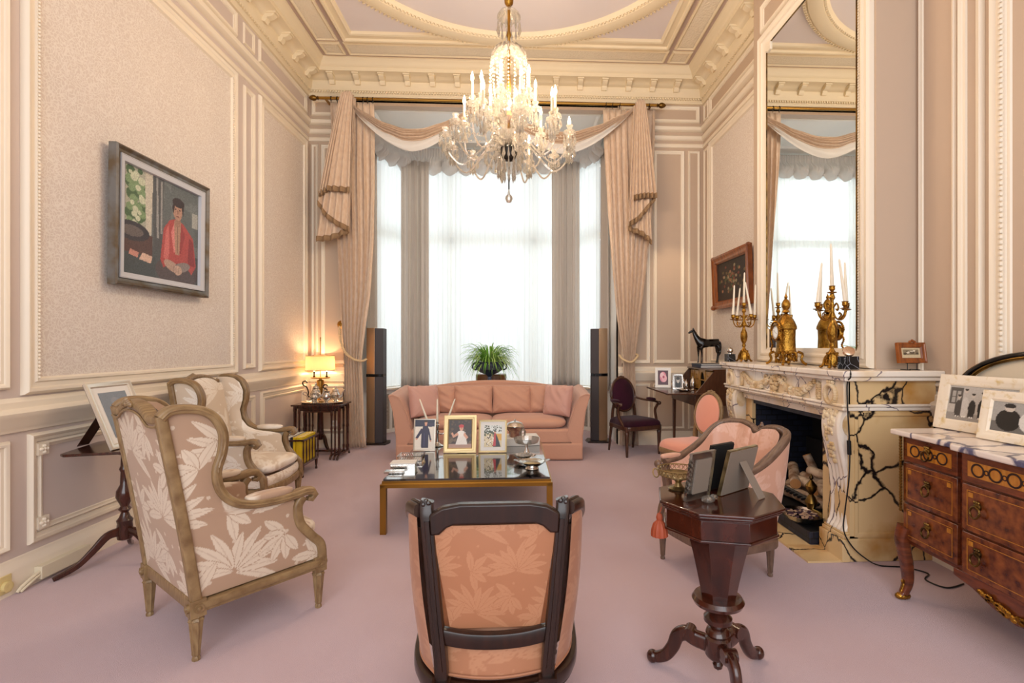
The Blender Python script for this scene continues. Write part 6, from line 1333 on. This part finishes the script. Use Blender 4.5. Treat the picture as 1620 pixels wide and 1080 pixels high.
# ---------------------------------------------------------------- left side: painting, tripod table
t = thing('portrait_painting', 'silver-framed painting of a seated man in a red shirt on the left wall', 'painting', (-2.835, 4.155, 1.825), PI/2)
M = Matrix.Rotation(math.radians(.6), 4, 'X')
picframe(t, 1.06, .985, .10, .045, mat('aged silver frame', '7d7d7c', .45, .5, col2='6a5c48', vscale=9), M, [(0, 0), (0, .05), (.012, .058), (.03, .04), (.05, .038), (.055, .03), (.06, .045), (.095, .032), (.10, .012), (.10, 0)])
W_ = .86; H_ = .785
SH = [('r', 0, .0, 1, 1, '53585a'), ('r', .42, .3, 1, 1, '747b7b'), ('n', .4, .3, 1, 1, 24, .10, '666d6e'), ('r', 0, .36, .3, 1, 'a9ab9c'), ('r', .0, .36, .04, 1, '6a6a6c'), ('n', .08, .42, .26, .98, 40, .045, '4f6a4a'), ('n', .08, .42, .26, .9, 26, .035, '7f9a72'), ('n', .08, .45, .26, .95, 14, .03, 'c7cdb4'), ('p', [(.26, 1), (.36, 1), (.34, .3), (.28, .34)], 'c9c4b6'), ('p', [(.36, 1), (.5, 1), (.48, .3), (.37, .26)], '55575a'), ('p', [(.40, 1), (.42, 1), (.44, .4), (.41, .4)], '9a9a98'), ('p', [(.46, .98), (.48, .98), (.48, .45), (.46, .45)], '9a9a98'),
      ('r', 0, .2, .36, .40, '5c4440'), ('e', .12, .40, .2, .09, '3c3a40'), ('e', .12, .40, .13, .05, '6b6260'), ('r', 0, 0, .40, .2, '4b5254'), ('p', [(.08, .18), (.18, .16), (.2, .21), (.1, .23)], 'c98f80'), ('p', [(.2, .15), (.34, .13), (.36, .2), (.24, .22)], 'd8b8a6'),
      ('e', .70, .10, .3, .16, '5a5052'), ('p', [(.46, .20), (.50, .52), (.58, .62), (.68, .66), (.78, .62), (.92, .5), (.97, .2), (.9, .1), (.8, .2), (.6, .18), (.5, .12)], 'b2504e'), ('p', [(.50, .22), (.53, .5), (.57, .58), (.58, .3), (.56, .2)], 'cf7470'), ('p', [(.84, .2), (.86, .5), (.92, .46), (.95, .2)], '8f3b3d'), ('p', [(.64, .63), (.74, .63), (.72, .28), (.66, .28)], 'b08c78'), ('r', .685, .3, .695, .6, '8b6c5e'),
      ('p', [(.64, .60), (.6, .5), (.64, .3), (.66, .3)], 'd98784'), ('p', [(.74, .62), (.8, .5), (.74, .3), (.72, .3)], '9c4344'), ('r', .655, .58, .73, .68, 'a47f6e'), ('e', .69, .745, .068, .10, 'b8917e'), ('e', .70, .83, .085, .05, '3a2f30'), ('p', [(.61, .76), (.64, .84), (.65, .78), (.63, .70)], '3a2f30'), ('p', [(.77, .70), (.78, .82), (.74, .82), (.755, .74)], '3a2f30'), ('e', .66, .755, .014, .007, '3b2f2e'), ('e', .72, .755, .014, .007, '3b2f2e'), ('p', [(.685, .75), (.70, .75), (.70, .71), (.68, .71)], '8e6a5c'), ('e', .69, .683, .022, .007, '7c4a44'),
      ('e', .62, .15, .12, .05, 'b59a8c', -20), ('e', .76, .16, .12, .05, '8d8482', 15), ('e', .70, .12, .06, .05, 'c4a898'), ('r', .64, .10, .65, .15, '6a5a56'), ('r', .67, .09, .68, .14, '6a5a56'), ('r', .70, .09, .71, .14, '6a5a56'), ('r', .90, .62, .99, .78, 'a8aaa4')]
lb_ = MB().rframe((0, 0, 0), (1, 0, 0), (0, 0, 1), (0, -1, 0), -.475, .475, .055, .93, [(0, .036), (.0, .046), (.042, .036), (.045, .012)]); place(lb_, M); build(lb_, 'pale_liner', mat('pale grey liner', 'c8cad0', .5), t)
picture('painted_canvas', t, M @ Vector((-W_/2, -.012, .10)), M @ Vector((W_, 0, 0)), M @ Vector((0, 0, H_)), 170, 155, '53585a', SH, m=M_paint, jit=.14)
t = thing('tripod_table', 'dark mahogany tilt-top tripod table by the left wall behind the near wing armchair', 'side table', (-2.55, 3.40, 0), 0)
T = Matrix.Rotation(math.radians(14), 4, 'Z')
build(MB().prism([(-.24, -.20), (-.21, -.235), (.21, -.235), (.24, -.20), (.24, .20), (.21, .235), (-.21, .235), (-.24, .20)], .735, .752, T), 'top', M_mahog, t, bevel=.005)
build(MB().lathe([(.05, .72), (.04, .70), (.02, .69), (.022, .62), (.03, .60), (.022, .58), (.025, .50), (.045, .46), (.048, .42), (.03, .38), (.022, .36), (.035, .34), (.02, .32), (.03, .29), (.045, .27), (.04, .25), (.045, .2), (.04, .15), (.02, .14)], seg=20), 'column', M_mahog, t)
for a in (math.radians(234), math.radians(120), math.radians(-10)):
    c, s = cos(a), sin(a); P = smooth_path([(.02*c, .02*s, .20), (.09*c, .09*s, .19), (.16*c, .16*s, .12), (.24*c, .24*s, .05), (.345*c, .345*s, .012)], 5); n = len(P)
    build(MB().sweep(P, rrect(.032, .05, .008), sc=[1.1-.6*i/n for i in range(n)]), 'leg', M_mahog, t)
photo_frame('large silver frame leaning back on the dark tripod table', 'photo frame', (-2.50, 3.40, .753), math.radians(90), .36, .44, .035, M_silverf, '7f868e', [('e', .5, .3, .3, .3, '5d646d'), ('e', .5, .66, .14, .16, 'b9b2ae'), ('e', .5, .8, .15, .08, '8d9097')], 22, .014, None, matb=.035, backm=M_mahog)
# ---------------------------------------------------------------- nest of tables
t = thing('nest_of_tables', 'nest of three dark mahogany tables carrying the silver tea service', 'nest of tables', (-2.46, 6.46, 0))
for k, (w_, d_, h_) in enumerate(((.60, .40, .675), (.50, .36, .645), (.40, .32, .615))):
    nm_ = ('outer_table', 'middle_table', 'inner_table')[k]
    tb = build(MB().box(-w_/2, -d_/2, h_-.018, w_/2, d_/2, h_), nm_, M_mahog, t, bevel=.005, seg=2)
    build(MB().box(-w_/2+.03, d_/2-.03, h_-.06, w_/2-.03, d_/2-.02, h_-.018).box(-w_/2+.03, -d_/2+.02, h_-.04, w_/2-.03, -d_/2+.03, h_-.018), 'apron', M_mahog, tb)
    for sx in (-1, 1):
        x = sx*(w_/2-.035)
        for yy in (-d_/2+.03, -d_/2+.065+.0, d_/2-.065, d_/2-.03) if k == 0 else (-d_/2+.03, d_/2-.03):
            build(MB().lathe([(.013, .05), (.010, .08), (.014, .12), (.009, .14), (.010, .35), (.014, .37), (.010, .40), (.012, h_-.09), (.016, h_-.07), (.012, h_-.018)], (x, yy, 0), 10), 'turned_leg', M_mahog, tb)
        build(MB().sweep(smooth_path([(x, -d_/2-.02, .008), (x, -d_/2+.03, .05), (x, 0, .045), (x, d_/2-.03, .05), (x, d_/2+.02, .008)], 4), rrect(.022, .026, .006), ref=(0, 0, 1)), 'foot_rail', M_mahog, tb)
    build(MB().tube([(-w_/2+.035, d_/2-.04, .05), (w_/2-.035, d_/2-.04, .05)], .010, 8), 'stretcher', M_mahog, tb)
NT = .676
t = thing('silver_tray', 'oval silver tray under the tea service', 'tray', (-2.46, 6.47, NT)); build(MB().lathe([(.0, .004), (.22, .004), (.245, .010), (.26, .018), (.262, .016), (.245, 0), (0, 0)], seg=40, sy=.66), 'plate', M_silver, t)
def pot(name, label, x, y, s, rz, spout, lid, tall=1.0):
    t = thing(name, label, name.replace('_', ' '), (x, y, NT+.007), rz, 'silver tea service')
    build(MB().lathe([(.030*s, 0), (.033*s, .006*s), (.016*s, .018*s), (.02*s, .03*s), (.052*s, .06*s*tall), (.058*s, .09*s*tall), (.04*s, .12*s*tall), (.034*s, .13*s*tall), (.038*s, .14*s*tall)], seg=22, flute=.05, fn=11), 'body', M_silver, t)
    if lid: build(MB().lathe([(.038*s, .14*s*tall), (.03*s, .155*s*tall), (.01*s, .17*s*tall), (.012*s, .18*s*tall), (.004*s, .195*s*tall), (0, .20*s*tall)], seg=18), 'lid', M_silver, t)
    if spout: P = smooth_path([(.045*s, 0, .055*s*tall), (.08*s, 0, .075*s*tall), (.09*s, 0, .12*s*tall), (.115*s, 0, .15*s*tall)], 5); build(MB().tube(P, [(.016-.009*i/len(P))*s for i in range(len(P))], 10), 'spout', M_silver, t)
    else: build(MB().lathe([(.03*s, .13*s*tall), (.045*s, .15*s*tall), (.047*s, .15*s*tall)], (.008*s, 0, 0), 16), 'lip', M_silver, t)
    hz = 1.0 if spout else .8
    P = smooth_path([(-.05*s, 0, .05*s*tall), (-.085*s, 0, .06*s*tall), (-.08*s, 0, .10*s*tall), (-.10*s, 0, .15*s*tall*hz), (-.135*s, 0, .17*s*tall*hz), (-.14*s, 0, .20*s*tall*hz), (-.11*s, 0, .21*s*tall*hz), (-.09*s, 0, .19*s*tall*hz)], 5); build(MB().tube(P, .008*s, 8), 'handle', M_bronze if spout else M_silver, t)
pot('coffee_pot', 'tall silver pot with large looped dark handle, left on the tray', -2.56, 6.52, 1.1, .1, True, True, 1.15)
pot('sugar_bowl', 'small round silver bowl at the left front of the tray', -2.53, 6.38, .85, .5, False, True)
pot('cream_jug', 'small silver jug with looped handle at the middle front of the tray', -2.37, 6.37, .85, .2, False, False, 1.2)
pot('teapot', 'silver teapot with spout on the right of the tray', -2.31, 6.50, 1.05, 0, True, True)
# ---------------------------------------------------------------- lamp on its stand in the corner
LP = (-2.625, 6.84)
t = thing('lamp_stand', 'small dark tripod stand in the left corner behind the nest of tables', 'side table', (LP[0], LP[1], 0))
build(MB().lathe([(.0, .64), (.16, .64), (.17, .65), (.165, .66), (0, .66)], seg=32), 'top', M_mahog, t); build(MB().lathe([(.04, .64), (.035, .60), (.04, .3), (.045, .2), (.03, .15), (.0, .15)], seg=18), 'column', M_mahog, t)
for a in (-35, 85, 205):
    c, s = cos(math.radians(a)), sin(math.radians(a)); P = smooth_path([(.02*c, .02*s, .2), (.09*c, .09*s, .19), (.13*c, .13*s, .09), (.18*c, .18*s, .015)], 5); build(MB().sweep(P, rrect(.028, .04, .008)), 'leg', M_mahog, t)
t = thing('table_lamp', 'lit brass table lamp with pleated ivory drum shade in the left corner', 'lamp', (LP[0], LP[1], .661))
build(MB().lathe([(.07, 0), (.075, .01), (.06, .025), (.03, .04), (.028, .06), (.035, .08), (.032, .17), (.045, .18), (.045, .27), (.035, .28)], seg=20), 'base', M_brass, t)
build(MB().lathe([(.0, .30), (.115, .30), (.125, .308), (.12, .316), (0, .316)], seg=30, sy=.8).tube([(0, 0, .27), (0, 0, .31)], .02, 12), 'gallery_plate', M_brass, t)
build(MB().lathe([(.005, .316), (.005, .80), (.010, .805), (.004, .82), (.010, .835), (0, .85)], seg=10), 'pole', M_brass, t)
for s in (-1, 1):
    build(MB().lathe([(.012, .316), (.018, .33), (.009, .34), (.011, .39), (.016, .395)], (s*.082, 0, 0), 12), 'candle_socket', M_bronze, t)
    build(MB().lathe([(.009, .395), (.009, .46), (.012, .465), (.013, .49), (0, .515)], (s*.082, 0, 0), 12), 'bulb', M_flame, t)
    point('lamp_light', (LP[0]+s*.082, LP[1], .661+.50), 3.4, (1, .66, .36), .016)
def shp(u, v): a = 2*PI*u; r_ = (.175+.006*v)*(1+.008*sin(a*60)); return (r_*cos(a), r_*sin(a), .60-.19*v)
build(MB().sheet(shp, 240, 6, cu=True), 'shade', M_shade, t)
build(MB().tube([(.176*cos(2*PI*k/48), .176*sin(2*PI*k/48), .60) for k in range(48)], .004, 6, closed=True).tube([(.182*cos(2*PI*k/48), .182*sin(2*PI*k/48), .41) for k in range(48)], .004, 6, closed=True).tube([(-.175, 0, .595), (0, 0, .61), (.175, 0, .595)], .003, 6), 'shade_trim', M_gilt, t)
# ---------------------------------------------------------------- canterbury with books
t = thing('canterbury', 'low slatted mahogany canterbury holding books beside the far wing armchair', 'magazine rack', (-2.42, 5.66, 0), math.radians(2))
w_, d_ = .30, .44
build(MB().box(-w_/2, -d_/2, .12, w_/2, d_/2, .145).rframe((0, 0, .385), (1, 0, 0), (0, 1, 0), (0, 0, 1), -w_/2-.005, w_/2+.005, -d_/2-.005, d_/2+.005, [(0, 0), (0, .018), (.02, .018), (.02, 0), (0, 0)]), 'frame', M_mahog, t, bevel=.002)
for sx in (-1, 1):
    for k in range(6): y = -d_/2+.008+(d_-.016)*k/5; build(MB().lathe([(.008, .145), (.006, .17), (.010, .26), (.006, .36), (.008, .39)], (sx*(w_/2-.006), y, 0), 8), 'spindle', M_mahog, t)
    for sy in (-1, 1): build(MB().lathe([(.012, 0), (.014, .015), (.008, .03), (.014, .06), (.018, .12)], (sx*(w_/2-.02), sy*(d_/2-.02), 0), 10), 'castor_leg', M_mahog, t)
BK = [('e8c81c', .026, .0), ('e8c81c', .03, .01), ('f0d428', .024, .0), ('20242e', .028, .012), ('d9d5cc', .03, .0), ('20242e', .034, .0), ('c8c2b6', .03, .008)]
x = .125; names = ['bright yellow book nearest the slatted right side of the canterbury', 'thick yellow book second from the right in the canterbury', 'third yellow book in the canterbury', 'dark spined book beside the yellow ones in the canterbury', 'white spined book in the middle of the canterbury', 'thick dark book left of the white one in the canterbury', 'pale grey book at the left end of the canterbury']
for (c, th, dy), lb in zip(BK, names):
    b = thing('book', lb, 'book', (-2.42+x-th/2, 5.66+dy, .146), math.radians(2), 'books in the canterbury'); x -= th+.004
    m_ = M_yellow if c[0] in 'ef' else mat('book cloth '+c, c, .5)
    build(MB().box(-th/2+.003, -.20, .004, th/2-.003, .19, .272), 'pages', M_paperw, b, smooth=False); build(MB().box(-th/2, -.205, 0, -th/2+.003, .19, .278).box(th/2-.003, -.205, 0, th/2, .19, .278).box(-th/2, -.208, 0, th/2, -.203, .278), 'cover', m_, b, smooth=False)
# books standing on the floor stack behind the armchair
z = 0
for i, (c, h_, lb) in enumerate((('2b3a5c', .20, 'blue box file under the grey books by the left wall'), ('d7d3ca', .10, 'pale box between the blue file and the dark book by the left wall'), ('20242e', .09, 'dark blue book topmost of the pile by the left wall'))):
    b = thing('box_file', lb, 'box', (-2.68, 5.75, z), .05*i, 'pile by the left wall'); build(MB().box(-.09, -.13, 0, .09, .13, h_-.002), 'body', mat('file cloth '+c, c, .6), b, bevel=.003); build(MB().box(-.04, -.1315, h_*.3, .04, -.130, h_*.7), 'paper_label', M_paperw, b); z += h_
# ---------------------------------------------------------------- loudspeakers
def speaker(label, x, y, rz, fx=1):
    F = Matrix.Diagonal((fx, 1, 1, 1))
    t = thing('tower_loudspeaker', label, 'loudspeaker', (x, y, 0), rz, 'pair of tower loudspeakers')
    build(MB().prism([(-.16, -.15), (.16, -.15), (.19, 0), (.16, .15), (-.16, .15), (-.19, 0)], 0, .022), 'base_plate', M_dark, t, bevel=.004)
    build(MB().prism([(-.0, -.108), (.115, -.09), (.115, .1), (.0, .11)], .022, 1.64, F), 'cabinet', M_speak, t, bevel=.006)
    build(MB().prism([(-.125, -.075), (-.0, -.112), (.0, .11), (-.115, .09)], .022, 1.645, F), 'aluminium_side', M_alum, t, bevel=.006)
    build(MB().prism([(-.128, -.08), (-.0, -.117), (.118, -.095), (.118, .05), (-.12, .05)], .955, .995, F), 'control_band', M_blackgloss, t, bevel=.002)
speaker('tall dark tower loudspeaker left of the bay beside the silk curtain', -2.02, 7.32, .0)
speaker('tall dark tower loudspeaker right of the bay behind the purple armchair', 1.17, 7.34, -.1, -1)
# ---------------------------------------------------------------- plant on its pedestal
t = thing('pedestal_table', 'round dark wood pedestal carrying the plant urn behind the sofa', 'pedestal', (-.42, 7.42, 0)); build(MB().lathe([(0, .83), (.16, .83), (.17, .84), (.16, .85), (0, .85)], seg=28), 'top', M_desk, t); build(MB().lathe([(.16, 0), (.15, .03), (.05, .06), (.035, .4), (.06, .7), (.10, .83)], seg=20), 'column', M_desk, t)
t = thing('wooden_stool', 'brown wooden block stool on the floor behind the plant urn', 'stool', (-.42, 7.86, 0)); build(MB().prism([(p.x, p.y) for p in smooth_path([(-.19, -.14, 0), (.19, -.14, 0), (.19, .14, 0), (-.19, .14, 0)], 5, True)], .76, .96), 'top', M_wood3, t, bevel=.02)
for sx in (-1, 1):
    for sy in (-1, 1): build(MB().sweep([(sx*.14, sy*.09, .77), (sx*.16, sy*.11, 0)], rrect(.04, .04, .004), ref=(1, 0, 0)), 'leg', M_wood3, t)
t = thing('plant_urn', 'blue grey footed lead urn behind the sofa', 'urn', (-.42, 7.42, .851))
build(MB().lathe([(.07, 0), (.075, .015), (.03, .03), (.025, .09), (.05, .115), (.13, .15), (.20, .20), (.215, .26), (.20, .28), (.22, .30), (.225, .31), (.195, .31), (.18, .25), (.0, .24)], seg=32, flute=.05, fn=16), 'body', M_urn, t)
for s in (-1, 1): build(MB().tube(smooth_path([(s*.2, 0, .28), (s*.24, 0, .27), (s*.24, 0, .21), (s*.19, 0, .19)], 5), .012, 8), 'handle', M_urn, t)
t = thing('spider_plant', 'bushy green spider plant overflowing the blue grey urn', 'plant', (-.42, 7.42, 1.10)); r = random.Random(6)
for k in range(5):
    mb = MB()
    for i in range(60):
        a = r.random()*2*PI; L = .22+.30*r.random(); up = .14+.26*r.random()**1.2; dr = .05+.35*r.random(); w3 = .006+.004*r.random(); c, s = cos(a), sin(a); P = []
        for j in range(7):
            q = j/6; rr = .03+L*q*(1-.15*q); z = .02+up*1.9*q-(up*.9+dr)*q*q; P.append(Vector((rr*c, rr*s*.8, z)))
        vs = []; 
        for j, p in enumerate(P): ww = w3*sin(PI*(.12+.86*j/6)); vs += [p+Vector((-s*ww, c*ww, .004)), p, p+Vector((s*ww, -c*ww, .004))]
        mb.add(vs, [(j*3+m_, j*3+m_+1, j*3+m_+4, j*3+m_+3) for j in range(6) for m_ in (0, 1)])
    o = build(mb, 'leaves', M_leafg, t); o['kind'] = 'stuff'
# ---------------------------------------------------------------- small fittings
t = thing('cable_trunking', 'ivory cable trunking box on the left skirting board', 'cable box', (-2.84, 3.27, 0)); build(MB().box(.0, -.17, .025, .045, .17, .10), 'cover', M_plast, t, bevel=.003)
build(MB().tube(smooth_path([(.03, -.17, .07), (.03, -.22, .055), (.025, -.27, .03), (.02, -.29, .008)], 5), .009, 8).tube(smooth_path([(.035, -.17, .055), (.038, -.22, .04), (.035, -.26, .02), (.03, -.28, .006)], 5), .007, 8), 'cable', M_plast, t)
t = thing('wall_socket', 'yellowed round socket on the skirting at the lower left edge', 'socket', (-2.842, 2.93, .075), 0); build(MB().box(-.002, -.035, -.05, .008, .035, .05), 'plate', M_plasty, t, bevel=.002); build(MB().lathe([(.028, 0), (.028, .018), (.015, .02), (0, .016)], (0, 0, 0), 20, Matrix.Rotation(PI/2, 4, 'Y') @ Matrix.Translation((.01, 0, .008))), 'socket_face', M_plasty, t)
t = thing('double_socket', 'small white socket plate low on the back wall under the lamp', 'socket', (-2.52, 7.055, .33), 0); build(MB().box(-.04, -.01, -.04, .04, 0, .04), 'plate', M_white, t, bevel=.003)
build(MB().lathe([(.018, 0), (.018, .006), (0, .004)], (0, 0, 0), 14, Matrix.Translation((0, -.01, 0)) @ Matrix.Rotation(PI/2, 4, 'X')), 'outlet', M_plast, t)
P = smooth_path([(2.10, 3.11, 1.24), (2.09, 3.092, 1.20), (2.10, 3.14, 1.15), (2.105, 3.14, .95), (2.12, 3.145, .75), (2.115, 3.145, .55), (2.09, 3.145, .35), (2.08, 3.145, .22), (2.13, 3.145, .12), (2.2, 3.13, .05), (2.28, 3.10, .008), (2.42, 3.07, .006), (2.5, 2.98, .006), (2.42, 2.9, .006), (2.46, 2.80, .006), (2.60, 2.84, .006)], 8)
o = build(MB().tube(P, .0045, 6).sweep([(2.113, 3.143, .79), (2.118, 3.145, .70)], rrect(.022, .018, .003), ref=(1, 0, 0)), 'power_cord', M_black); tag(o, 'black cord hanging down the marble fireplace side and along the floor', 'cord')
